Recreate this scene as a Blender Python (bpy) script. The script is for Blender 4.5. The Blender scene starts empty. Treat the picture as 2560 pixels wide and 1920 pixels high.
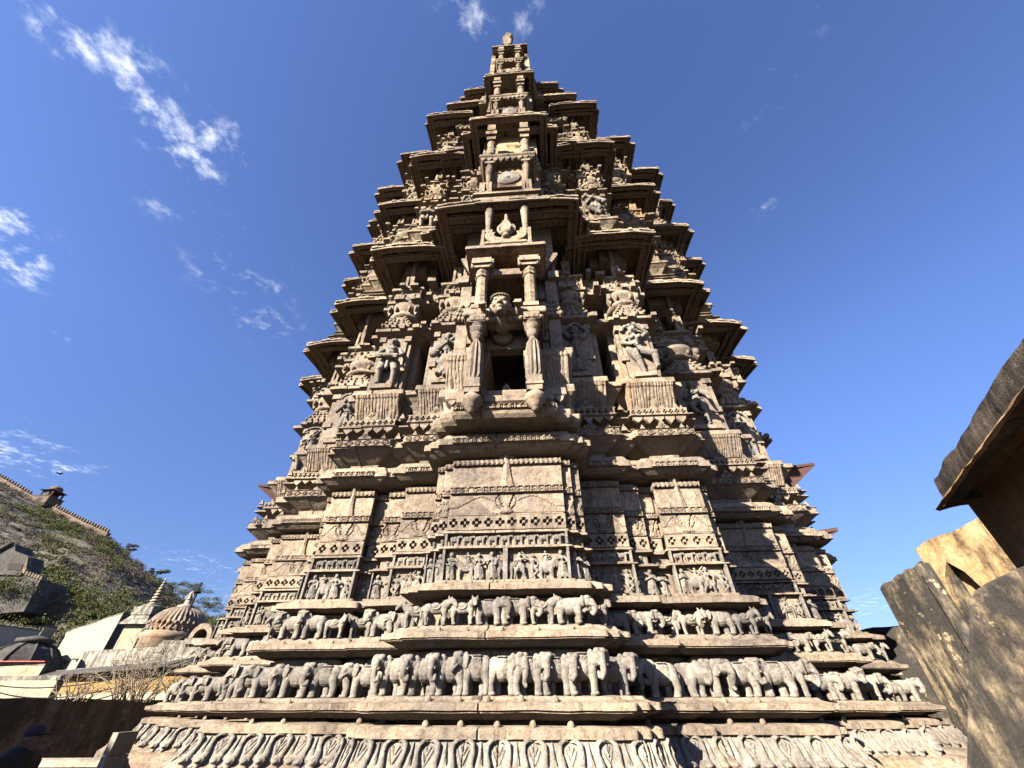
import bpy, math, random
import numpy as np
from mathutils import Vector, Matrix, noise
random.seed(11)
R = math.radians
sc = bpy.context.scene
COL = sc.collection
PI = math.pi

# ------------------------------------------------------------------ camera model (used to survey the photo)
PITCH = R(39.5); FPX = 985.0; CP, SP = math.cos(PITCH), math.sin(PITCH); EYE = 1.6
def ray(x, y):
    cx = (x*1.15733-1280)/FPX; cy = (960-y*1.15733)/FPX
    return cx, CP-cy*SP, SP+cy*CP
def at(x, y, Y):
    a, b, c = ray(x, y); k = Y/b
    return Vector((a*k, Y, c*k+EYE))
def at_h(x, y, h):
    a, b, c = ray(x, y); k = h/c
    return Vector((a*k, b*k, h+EYE))

# ------------------------------------------------------------------ node helpers / materials
def mat(name):
    m = bpy.data.materials.new(name); m.use_nodes = True
    nt = m.node_tree; b = nt.nodes['Principled BSDF']
    return m, nt, b
def nd(nt, t, **k):
    n = nt.nodes.new(t)
    for a, v in k.items():
        if a.startswith('i_'):
            key = a[2:]; key = int(key) if key.isdigit() else key.replace('_', ' ')
            n.inputs[key].default_value = v
        else: setattr(n, a, v)
    return n
def ramp(nt, fac, p0, p1, c0=(0, 0, 0, 1), c1=(1, 1, 1, 1)):
    r = nd(nt, 'ShaderNodeValToRGB'); e = r.color_ramp.elements
    e[0].position = p0; e[0].color = c0; e[1].position = p1; e[1].color = c1
    nt.links.new(fac, r.inputs[0]); return r.outputs[0]
def mixc(nt, fac, a, b, mode='MIX'):
    m = nd(nt, 'ShaderNodeMix', data_type='RGBA', blend_type=mode)
    if isinstance(fac, (int, float)): m.inputs[0].default_value = fac
    else: nt.links.new(fac, m.inputs[0])
    for i, v in ((6, a), (7, b)):
        if isinstance(v, tuple): m.inputs[i].default_value = v+(1,) if len(v) == 3 else v
        else: nt.links.new(v, m.inputs[i])
    return m.outputs[2]
def pos(nt, scale=(1, 1, 1)):
    g = nd(nt, 'ShaderNodeNewGeometry'); mp = nd(nt, 'ShaderNodeMapping'); mp.inputs['Scale'].default_value = scale
    nt.links.new(g.outputs['Position'], mp.inputs[0]); return mp.outputs[0]
def nz(nt, vec, s, det=6, rough=.6):
    n = nd(nt, 'ShaderNodeTexNoise'); n.inputs['Scale'].default_value = s
    n.inputs['Detail'].default_value = det; n.inputs['Roughness'].default_value = rough
    nt.links.new(vec, n.inputs['Vector']); return n.outputs[0]
def bump(nt, b, hs):
    prev = None
    for h, st, d in hs:
        bp = nd(nt, 'ShaderNodeBump'); bp.inputs['Strength'].default_value = st; bp.inputs['Distance'].default_value = d
        nt.links.new(h, bp.inputs['Height'])
        if prev: nt.links.new(prev, bp.inputs['Normal'])
        prev = bp.outputs[0]
    nt.links.new(prev, b.inputs['Normal'])

def stone_mat(name, base, grey, ochre, dark, cut=(.42, .66), ochre_cut=(.58, .74), bdist=.018, bsc=1.0, dirt=.56):
    m, nt, b = mat(name); p = pos(nt); ps = pos(nt, (1, 1, .25))
    c = mixc(nt, ramp(nt, nz(nt, p, 1.3, 8, .65), cut[0], cut[1]), base, grey)
    c = mixc(nt, ramp(nt, nz(nt, ps, .75, 6, .6), *ochre_cut), c, ochre)
    c = mixc(nt, ramp(nt, nz(nt, pos(nt, (2.2, 2.2, .35)), 2.2, 7, .7), dirt, dirt+.16), c, dark)
    c = mixc(nt, ramp(nt, nz(nt, p, 9*bsc, 8, .75), .3, .72, (.72, .72, .72, 1), (1.22, 1.2, 1.16, 1)), c, c) if False else c
    c = mixc(nt, ramp(nt, nz(nt, pos(nt, (5*bsc, 5*bsc, .55*bsc)), 1.6, 8, .75), .58, .70, (0, 0, 0, 1), (.7, .7, .7, 1)), c, dark)
    f = ramp(nt, nz(nt, p, 11*bsc, 8, .75), 
             .3, .7, (.5, .485, .47, 1), (1.34, 1.33, 1.3, 1))
    c = mixc(nt, 1.0, c, f, 'MULTIPLY')
    pit = ramp(nt, nz(nt, p, 34*bsc, 6, .8), .36, .47, (.45, .43, .41, 1), (1, 1, 1, 1))
    c = mixc(nt, 1.0, c, pit, 'MULTIPLY')
    vb = nd(nt, 'ShaderNodeTexVoronoi', feature='F1'); vb.inputs['Scale'].default_value = 1.0; vb.inputs['Randomness'].default_value = .75
    nt.links.new(pos(nt, (1.5*max(.7, bsc), 1.5*max(.7, bsc), 3.2*max(.6, bsc))), vb.inputs['Vector']); sh = nd(nt, 'ShaderNodeSeparateColor'); nt.links.new(vb.outputs['Color'], sh.inputs[0])
    c = mixc(nt, 1.0, c, ramp(nt, sh.outputs[0], 0, 1, (.78, .77, .76, 1), (1.2, 1.17, 1.12, 1)), 'MULTIPLY')
    c = mixc(nt, ramp(nt, nz(nt, pos(nt, (14, 14, 1.3)), 1.0, 4, .6), .70, .76, (0, 0, 0, 1), (.7, .7, .7, 1)), c, (.46, .43, .38))
    oi = nd(nt, 'ShaderNodeObjectInfo')
    rv = ramp(nt, oi.outputs['Random'], 0, 1, (.82, .82, .84, 1), (1.12, 1.1, 1.06, 1))
    c = mixc(nt, 1.0, c, rv, 'MULTIPLY')
    # pale lichen specks
    c = mixc(nt, ramp(nt, nz(nt, p, 26*bsc, 5, .8), .66, .74), c, (.42, .39, .33))
    nt.links.new(c, b.inputs['Base Color']); b.inputs['Roughness'].default_value = .93
    b.inputs['Specular IOR Level'].default_value = .15
    vo = nd(nt, 'ShaderNodeTexVoronoi', feature='DISTANCE_TO_EDGE'); vo.inputs['Scale'].default_value = 3.1*bsc
    nt.links.new(p, vo.inputs['Vector'])
    crack = ramp(nt, vo.outputs[0], 0, .03)
    bump(nt, b, [(nz(nt, p, 7*bsc, 9, .72), .55, bdist*2.4), (nz(nt, p, 38*bsc, 5, .7), .5, bdist*.5), (crack, .25, bdist*.35)])
    return m
M = {}
M['stone'] = stone_mat('carved_sandstone', (.318, .246, .176), (.205, .170, .137), (.315, .195, .105), (.07, .056, .043))
M['grey'] = stone_mat('weathered_grey_sandstone', (.275, .242, .20), (.15, .137, .122), (.27, .19, .115), (.08, .068, .056), bsc=1.6, bdist=.007)
M['upper'] = stone_mat('upper_sandstone', (.305, .238, .162), (.19, .15, .11), (.26, .155, .072), (.06, .042, .03), bsc=.6, bdist=.04, dirt=.5)
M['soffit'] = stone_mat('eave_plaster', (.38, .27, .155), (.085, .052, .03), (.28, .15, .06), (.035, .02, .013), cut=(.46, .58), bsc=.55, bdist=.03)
M['rim'] = stone_mat('sunlit_eave_rim', (.37, .29, .21), (.25, .20, .15), (.36, .225, .13), (.10, .07, .05), bsc=.7, bdist=.03, dirt=.6)  # paler tan paints a sunlit look onto eave tops and lips
M['pale'] = stone_mat('pale_cut_stone', (.36, .31, .24), (.30, .26, .21), (.32, .25, .17), (.2, .165, .13))

def plaster_mat(name, base, stain, streak=.55, warm=None, cut=(.45, .62)):
    m, nt, b = mat(name); p = pos(nt); ps = pos(nt, (1.8, 1.8, .6))
    c = mixc(nt, ramp(nt, nz(nt, p, .9, 8, .7), *cut), base, stain)
    c = mixc(nt, ramp(nt, nz(nt, ps, 2.6, 8, .75), streak-.08, streak+.1), c, stain)
    if warm: c = mixc(nt, ramp(nt, nz(nt, p, 1.7, 5, .6), .5, .7), c, warm)
    f = ramp(nt, nz(nt, p, 14, 8, .75), .3, .7, (.58, .57, .56, 1), (1.25, 1.25, 1.24, 1))
    c = mixc(nt, ramp(nt, nz(nt, pos(nt, (11, 11, .55)), 1.0, 6, .7), .54, .66, (0, 0, 0, 1), (.6, .6, .6, 1)), c, stain)
    vo = nd(nt, 'ShaderNodeTexVoronoi', feature='DISTANCE_TO_EDGE'); vo.inputs['Scale'].default_value = .9; wv = nd(nt, 'ShaderNodeVectorMath', operation='ADD'); nn_ = nd(nt, 'ShaderNodeTexNoise'); nn_.inputs['Scale'].default_value = 6; nn_.inputs['Detail'].default_value = 8; nt.links.new(p, nn_.inputs['Vector']); nt.links.new(p, wv.inputs[0]); nt.links.new(nn_.outputs['Color'], wv.inputs[1]); nt.links.new(wv.outputs[0], vo.inputs['Vector'])
    c = mixc(nt, ramp(nt, vo.outputs[0], .0, .008, (.3, .3, .3, 1), (0, 0, 0, 1)), c, tuple(x*.35 for x in stain))
    pk = ramp(nt, nz(nt, p, 3.2, 9, .72), .60, .63, (0, 0, 0, 1), (.55, .55, .55, 1)); c = mixc(nt, pk, c, tuple(min(1, x*1.25) for x in base))
    c = mixc(nt, 1.0, c, f, 'MULTIPLY')
    nt.links.new(c, b.inputs['Base Color']); b.inputs['Roughness'].default_value = .92
    b.inputs['Specular IOR Level'].default_value = .15
    bump(nt, b, [(nz(nt, p, 5, 9, .7), .6, .03), (nz(nt, p, 40, 4, .7), .5, .008), (pk, .3, .01)])
    return m
M['ochre_wall'] = plaster_mat('ochre_stained_plaster', (.38, .235, .105), (.04, .033, .027), .55, (.44, .31, .16), (.49, .59))
M['black_wall'] = plaster_mat('black_stained_plaster', (.40, .30, .18), (.042, .036, .03), .45, None, (.43, .57))
M['dark_wall'] = plaster_mat('dark_streaked_plaster', (.36, .25, .15), (.045, .036, .028), .45, None, (.38, .6))
M['soot'] = plaster_mat('sooty_parapet_plaster', (.15, .115, .085), (.04, .033, .027), .47, None, (.42, .62))
M['brown_wall'] = plaster_mat('brown_shaded_plaster', (.42, .23, .095), (.2, .11, .05), .55, None, (.5, .7))
M['shade_stone'] = plaster_mat('dark_shade_stone', (.05, .038, .028), (.025, .02, .016), .5)  # near-black colour paints the shade inside the tower's recesses
M['cream'] = plaster_mat('cream_limewash', (.36, .31, .195), (.20, .17, .12), .58, None, (.55, .75))
M['cream_old'] = plaster_mat('stained_cream_limewash', (.36, .325, .25), (.085, .073, .058), .49, None, (.46, .6))
M['grey_roof'] = plaster_mat('dark_grey_plaster', (.12, .108, .093), (.05, .044, .038), .5, None, (.4, .65))
M['beige'] = plaster_mat('beige_plaster', (.42, .34, .235), (.30, .24, .17), .65, None, (.55, .8))
M['yellow'] = plaster_mat('yellow_limewash', (.22, .14, .05), (.16, .10, .04), .65, None, (.55, .8))
M['eave_in'] = plaster_mat('brown_soffit_plaster', (.48, .28, .12), (.14, .08, .04), .5, None, (.42, .6))

def plain(name, col, rough=.8, spec=.2, metal=0):
    m, nt, b = mat(name); p = pos(nt)
    f = ramp(nt, nz(nt, p, 18, 4, .6), .3, .7, tuple(c*.8 for c in col)+(1,), tuple(min(1, c*1.15) for c in col)+(1,))
    nt.links.new(f, b.inputs['Base Color']); b.inputs['Roughness'].default_value = rough
    b.inputs['Specular IOR Level'].default_value = spec; b.inputs['Metallic'].default_value = metal
    return m
M['red'] = plain('red_sandstone', (.065, .032, .024))
M['red_paint'] = plain('red_paint', (.55, .10, .07))
M['iron'] = plain('dark_iron', (.010, .009, .009), .8)
M['cloth_dark'] = plain('black_cloth', (.012, .011, .012))
M['skin'] = plain('brown_skin', (.10, .055, .035), .6)
M['cap'] = plain('charcoal_cap', (.02, .02, .02))
M['pigeon'] = plain('pigeon_grey', (.40, .41, .44), .6)
M['pigeon_dark'] = plain('pigeon_slate', (.09, .10, .12), .5)
M['wire'] = plain('black_cable', (.012, .012, .012), .95, .05)
M['hole'] = plain('window_dark', (.03, .022, .016))
M['twig'] = plain('dry_twig', (.24, .18, .12))
M['bark'] = plain('bark', (.11, .085, .06))

M['fort'] = stone_mat('fort_rubble', (.19, .14, .10), (.12, .10, .08), (.22, .14, .08), (.05, .04, .032), bsc=.5, bdist=.05)
def leaf_mat(name, c0, c1):
    m, nt, b = mat(name); p = pos(nt)
    c = mixc(nt, ramp(nt, nz(nt, p, .35, 4, .6), .35, .65), c0, c1)
    f = ramp(nt, nz(nt, p, 3.5, 3, .6), .3, .7, (.6, .6, .6, 1), (1.3, 1.3, 1.3, 1))
    c = mixc(nt, 1.0, c, f, 'MULTIPLY')
    nt.links.new(c, b.inputs['Base Color']); b.inputs['Roughness'].default_value = .85
    b.inputs['Specular IOR Level'].default_value = .1
    return m
M['leaf'] = leaf_mat('acacia_leaf', (.105, .105, .032), (.07, .08, .028))
M['leaf_dry'] = leaf_mat('dry_scrub_leaf', (.145, .113, .085), (.105, .087, .068))
def ground_mat(name, a, bcol, s=.2):
    m, nt, b = mat(name); p = pos(nt)
    c = mixc(nt, ramp(nt, nz(nt, p, s, 8, .7), .35, .65), a, bcol)
    f = ramp(nt, nz(nt, p, s*12, 6, .7), .3, .7, (.7, .7, .7, 1), (1.2, 1.2, 1.2, 1))
    c = mixc(nt, 1.0, c, f, 'MULTIPLY')
    nt.links.new(c, b.inputs['Base Color']); b.inputs['Roughness'].default_value = .95
    bump(nt, b, [(nz(nt, p, s*8, 8, .7), .6, .3/s*.1)])
    return m
M['hill'] = ground_mat('rocky_hillside', (.16, .118, .08), (.105, .09, .055), .12)
M['paving'] = ground_mat('courtyard_stone', (.055, .042, .03), (.04, .032, .024), .8)

# ------------------------------------------------------------------ object helpers
def tag(o, label=None, cat=None, group=None, kind=None):
    if label: o['label'] = label
    if cat: o['category'] = cat
    if group: o['group'] = group
    if kind: o['kind'] = kind
    return o
def empty(name, loc=(0, 0, 0), rz=0):
    o = bpy.data.objects.new(name, None); COL.objects.link(o); o.location = loc; o.rotation_euler.z = rz
    o.empty_display_size = .2
    return o
def link(name, me, m, parent=None, mw=None):
    o = bpy.data.objects.new(name, me); COL.objects.link(o)
    if m is not None and len(me.materials) == 0:
        for x in (m if isinstance(m, (list, tuple)) else [m]): me.materials.append(x)
    if parent: o.parent = parent
    if mw is not None: o.matrix_local = mw
    return o

class MB:
    def __init__(s): s.v = []; s.f = []; s.mi = []; s.sm = []
    def add(s, V, Fs, mi=0, smooth=False):
        n = len(s.v); s.v.extend(V); s.f.extend([tuple(i+n for i in f) for f in Fs])
        s.mi.extend([mi]*len(Fs)); s.sm.extend([smooth]*len(Fs))
    def box(s, x0, x1, y0, y1, z0, z1, mi=0, bev=0.0):
        V = [(x0, y0, z0), (x1, y0, z0), (x1, y1, z0), (x0, y1, z0), (x0, y0, z1), (x1, y0, z1), (x1, y1, z1), (x0, y1, z1)]
        s.add(V, [(0, 3, 2, 1), (4, 5, 6, 7), (0, 1, 5, 4), (1, 2, 6, 5), (2, 3, 7, 6), (3, 0, 4, 7)], mi)
    def lathe(s, cx, cy, cz, prof, n=16, mi=0, flute=0, fl=(0, 0), smooth=True):
        V = []; F = []
        for r, z in prof:
            for k in range(n):
                a = 2*PI*k/n; rr = r
                if flute and fl[0] <= z <= fl[1]: rr = r*(1+flute*(1 if k % 2 else -1))
                V.append((cx+rr*math.cos(a), cy+rr*math.sin(a), cz+z))
        for i in range(len(prof)-1):
            for k in range(n): F.append((i*n+k, i*n+(k+1) % n, (i+1)*n+(k+1) % n, (i+1)*n+k))
        F.append(tuple(range(n-1, -1, -1))); F.append(tuple(range((len(prof)-1)*n, len(prof)*n)))
        s.add(V, F, mi, smooth)
    def prism(s, poly, z0, z1, mi=0):                      # poly: list of (x,y); vertical extrusion
        n = len(poly); V = [(p[0], p[1], z0) for p in poly]+[(p[0], p[1], z1) for p in poly]
        F = [(i, (i+1) % n, n+(i+1) % n, n+i) for i in range(n)]+[tuple(range(n-1, -1, -1)), tuple(range(n, 2*n))]
        s.add(V, F, mi)
    def extr(s, poly, vec, mi=0):                          # 3-D polygon extruded along vec
        n = len(poly); V = [tuple(p) for p in poly]+[tuple(Vector(p)+Vector(vec)) for p in poly]
        F = [(i, (i+1) % n, n+(i+1) % n, n+i) for i in range(n)]+[tuple(range(n-1, -1, -1)), tuple(range(n, 2*n))]
        s.add(V, F, mi)
    def sphere(s, c, r, n=8, mi=0):
        r = (r, r, r) if isinstance(r, (int, float)) else r
        V = []; F = []; m = max(4, n//2+1)
        for i in range(m+1):
            t = PI*i/m
            for k in range(n):
                a = 2*PI*k/n
                V.append((c[0]+r[0]*math.sin(t)*math.cos(a), c[1]+r[1]*math.sin(t)*math.sin(a), c[2]+r[2]*math.cos(t)))
        for i in range(m):
            for k in range(n): F.append((i*n+k, (i+1)*n+k, (i+1)*n+(k+1) % n, i*n+(k+1) % n))
        s.add(V, F, mi, True)
    def tube(s, pts, rad, n=6, mi=0):
        V = []; F = []
        for i, p in enumerate(pts):
            a = Vector(pts[max(0, i-1)]); b = Vector(pts[min(len(pts)-1, i+1)]); d = (b-a).normalized()
            up = Vector((0, 0, 1)) if abs(d.z) < .9 else Vector((1, 0, 0))
            e1 = d.cross(up).normalized(); e2 = d.cross(e1)
            r = rad[i] if isinstance(rad, (list, tuple)) else rad
            for k in range(n):
                t = 2*PI*k/n; V.append(tuple(Vector(p)+e1*r*math.cos(t)+e2*r*math.sin(t)))
        for i in range(len(pts)-1):
            for k in range(n): F.append((i*n+k, i*n+(k+1) % n, (i+1)*n+(k+1) % n, (i+1)*n+k))
        F.append(tuple(range(n-1, -1, -1))); F.append(tuple(range((len(pts)-1)*n, len(pts)*n)))
        s.add(V, F, mi, True)
    def mesh(s, me, mw, mi=0, smooth=True):
        V = [tuple(mw @ v.co) for v in me.vertices]; F = [tuple(p.vertices) for p in me.polygons]
        s.add(V, F, mi, smooth)
    def wear(s, amp=.006, f=4.0, amp2=.003, f2=19.0):
        out = []
        for v in s.v:
            p = Vector(v); a = noise.noise_vector(p*f)*amp+noise.noise_vector(p*f2)*amp2
            out.append((v[0]+a.x, v[1]+a.y, v[2]+a.z))
        s.v = out; return s
    def data(s, name):
        me = bpy.data.meshes.new(name); me.from_pydata(s.v, [], s.f); me.update()
        me.polygons.foreach_set('material_index', s.mi); me.polygons.foreach_set('use_smooth', s.sm)
        return me
    def build(s, name, m, parent=None, mw=None):
        return link(name, s.data(name), m, parent, mw)

# ---- moulding: profile (offset, height) swept round the front and both sides of a rectangular pier
def sweep(mb, u0, u1, D, back, prof, step=.09, block=.75, dz=0.0, mi=0, rag=.006, smooth=False, rc=.035):
    span = u1-u0
    cuts = []; x = u0+random.uniform(.4, 1)*block
    while block and x < u1-.2: cuts.append(x); x += random.uniform(.7, 1.3)*block
    us = [u0+span*i/max(2, round(span/step)) for i in range(max(2, round(span/step))+1)]
    colsu = []                                           # (kind,u,extra)
    for u in [q for q in us[1:-1] if u0+rc < q < u1-rc]:
        if all(abs(u-c) > .02 for c in cuts): colsu.append((u, 0))
    for c in cuts: colsu += [(c-.009, 0), (c-.001, -.014), (c+.001, -.014), (c+.009, 0)]
    colsu.sort()
    offs = {}; k = 0; blk = random.uniform(-rag, rag)
    path = [('L', back)]
    nl = max(1, round((back-D)/.3))
    for i in range(1, nl): path.append(('L', back+(D-back)*i/nl))
    ARC = ((0, 1), (.08, .62), (.3, .3), (.62, .08), (1, 0))
    for e in ARC: path.append(('c0', e))
    for u, e in colsu: path.append(('F', u, e))
    for e in ARC[::-1]: path.append(('c1', e))
    for i in range(1, nl): path.append(('Rr', D+(back-D)*i/nl))
    path.append(('Rr', back))
    V = []; n = len(prof); dip = 0; lastcut = -9
    blk = random.uniform(-rag, rag); bz = random.uniform(-rag, rag)*.5
    for p in path:
        if p[0] == 'F' and p[2] < 0 and p[1] > lastcut+.05:
            lastcut = p[1]; blk = random.uniform(-rag, rag); bz = random.uniform(-rag, rag)*.5
        for o, h in prof:
            h += dz
            if p[0] == 'L': V.append((u0-o, p[1], h))
            elif p[0] == 'c0': V.append((u0-o+rc*p[1][0], D-o-blk+rc*p[1][1], h+bz))
            elif p[0] == 'c1': V.append((u1+o-rc*p[1][0], D-o-blk+rc*p[1][1], h+bz))
            elif p[0] == 'F': V.append((p[1]+o*(2*(p[1]-u0)/span-1), D-o-p[2]-blk, h+bz))
            else: V.append((u1+o, p[1], h))
    F = []
    for i in range(len(path)-1):
        for j in range(n-1): F.append((i*n+j, (i+1)*n+j, (i+1)*n+j+1, i*n+j+1))
    mb.add(V, F, mi, smooth)

# ---- carved relief sheet: height field standing on the plane y=D, facing -y
def relief(mb, u0, u1, h0, h1, D, fn, res=.013, rim=.03, mi=0, lean=0.0):
    W, H = u1-u0, h1-h0; nx = max(2, round(W/res)); nh = max(2, round(H/res))
    V = []; F = []
    for j in range(nh+1):
        for i in range(nx+1):
            x, z = W*i/nx, H*j/nh
            V.append((u0+x, D-fn(x, z, W, H)-lean*z, h0+z))
    q = nx+1
    for j in range(nh):
        for i in range(nx): F.append((j*q+i, j*q+i+1, (j+1)*q+i+1, (j+1)*q+i))
    ring = [i for i in range(q)]+[j*q+nx for j in range(1, nh+1)]+[nh*q+i for i in range(nx-1, -1, -1)]+[j*q for j in range(nh-1, 0, -1)]
    b = len(V)
    for r in ring:
        x, y, z = V[r]; V.append((x, D+rim, z))
    L = len(ring)
    for k in range(L): F.append((ring[k], b+k, b+(k+1) % L, ring[(k+1) % L]))
    mb.add(V, F, mi, False)
def sstep(a, b, x):
    t = min(1, max(0, (x-a)/(b-a))); return t*t*(3-2*t)
def f_guil(x, z, W, H): return 1.25*f_guil0(x, z, W, H)
def f_guil0(x, z, W, H):
    n = max(1, round(W/(H*1.15))); L = W/n; k = int(min(n-1, x//L)); dx = x-(k+.5)*L; dy = z-H/2
    if z < H*.1 or z > H*.9: return .016
    if k % 2 == 0:
        r = math.hypot(dx, dy)/(H*.38)
        return .015*(1 if .72 < r < 1.0 else (.9 if r < .42 else .1)) if r < 1.25 else 0
    d = abs(dx)/(L*.52)+abs(dy)/(H*.4)
    return .015 if .7 < d < 1 else (.012*(1-d/.5) if d < .5 else 0)
def f_check(x, z, W, H):
    c = H/5.0; n = max(1, int(W/(c*4.0))); L = W/n; xx = (x % L)-(L/2-1.5*c); zz = z-1.0*c
    i, j = math.floor(xx/c), math.floor(zz/c)
    return -.055 if (i, j) in ((1, 0), (0, 1), (2, 1), (1, 2)) else 0.0
def f_leaf(x, z, W, H):
    if z < H*.14: return .02
    n = max(2, round(W/(H*.95))); L = W/n; t = ((x+z*.45) % L)/L
    return .006+.032*abs(math.sin(PI*t))*(1-.4*(z/H))+(.008 if .45 < t < .55 else 0)
def f_bumpy(seed, depth=.04, s=9.0):
    def fn(x, z, W, H):
        if x < .02 or x > W-.02 or z < .02 or z > H-.02: return depth*.8
        d, _ = noise.voronoi(Vector((x*s+seed*7.3, z*s*.8, seed)))
        return depth*max(0, 1-(d[0]/.45)**2)
    return fn
def f_lotus(x, z, W, H):
    cx = W/2; dx = x-cx; r = math.hypot(dx, z)
    v = noise.noise(Vector((x*14, z*14, 1)))*.004
    if r < H*.34:
        a = math.atan2(z, dx); return .004+.022*(1-r/(H*.34))*.7+.012*abs(math.sin(a*8))
    t = abs(dx)/(W*.5)
    zl = H*(.25+.55*math.sin(min(1, t*1.15)*PI)**1.2)
    if abs(z-zl) < .010 and t > .15: return v-.011
    if abs(abs(dx)-H*.16-.35*(z-H*.3)) < .011 and z > H*.28: return v-.02
    if abs(abs(dx)-H*.52*math.sin(min(1, z/H)*PI*.8)) < .009: return v-.016
    return v
def f_plain(x, z, W, H):
    return noise.noise(Vector((x*9, z*9, 4)))*.007+noise.noise(Vector((x*26, z*26, 2)))*.003
def f_finial(x, z, W, H):
    dx = abs(x-W/2); w = W*.5*(.30+.7*(1-z/H)**2.2) if z < H*.9 else W*.15*math.sqrt(max(0, 1-((z-H*.9)/(H*.1))**2))
    return (.035-.02*(dx/max(w, 1e-4))) if dx < w else -.02
def f_flute(x, z, W, H):
    n = max(3, round(W/.055)); t = (x/W*n+.9*noise.noise(Vector((x*7, z*2.5, W*9)))) % 1
    return .02*abs(math.sin(PI*t))+(.012 if z > H*.86 else 0)+(.008*math.sin(x*31) if z < H*.35 else 0)

# ------------------------------------------------------------------ sculpted prototypes (overlapping volumes fused by a voxel remesh)
def prim_ell(mb, c, r, rot=None):
    t = MB(); t.sphere((0, 0, 0), r, 14)
    m = Matrix.Translation(c) @ (rot.to_matrix().to_4x4() if rot else Matrix.Identity(4))
    mb.add([tuple(m @ Vector(v)) for v in t.v], t.f)
def prim_cap(mb, a, ra, b, rb):
    a, b = Vector(a), Vector(b); d = b-a; L = d.length
    if L < 1e-5: return
    q = d.to_track_quat('Z', 'Y').to_matrix().to_4x4(); m = Matrix.Translation(a) @ q; n = 12
    prof = [(ra*math.cos(t), -ra*math.sin(t)) for t in (1.45, 1.0, .5, 0)]+[(rb*math.cos(t), L+rb*math.sin(t)) for t in (0, .5, 1.0, 1.45)]
    t = MB(); t.lathe(0, 0, 0, prof, n)
    mb.add([tuple(m @ Vector(v)) for v in t.v], t.f)
def chain(mb, pts, rads):
    for i in range(len(pts)-1): prim_cap(mb, pts[i], rads[i], pts[i+1], rads[i+1])
def prim_box(mb, c, s, rot=None):
    t = MB(); t.box(-s[0]/2, s[0]/2, -s[1]/2, s[1]/2, -s[2]/2, s[2]/2)
    m = Matrix.Translation(c) @ (rot.to_matrix().to_4x4() if rot else Matrix.Identity(4))
    mb.add([tuple(m @ Vector(v)) for v in t.v], t.f)
from mathutils import Euler
def fuse(name, mb, voxel, smooth=2):
    me = mb.data('tmp'); o = bpy.data.objects.new('tmp', me); COL.objects.link(o)
    r = o.modifiers.new('r', 'REMESH'); r.mode = 'VOXEL'; r.voxel_size = voxel; r.use_smooth_shade = True
    if smooth:
        s = o.modifiers.new('s', 'SMOOTH'); s.iterations = smooth; s.factor = .5
    dg = bpy.context.evaluated_depsgraph_get()
    out = bpy.data.meshes.new_from_object(o.evaluated_get(dg)); out.name = name
    bpy.data.objects.remove(o); bpy.data.meshes.remove(me)
    return out

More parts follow.
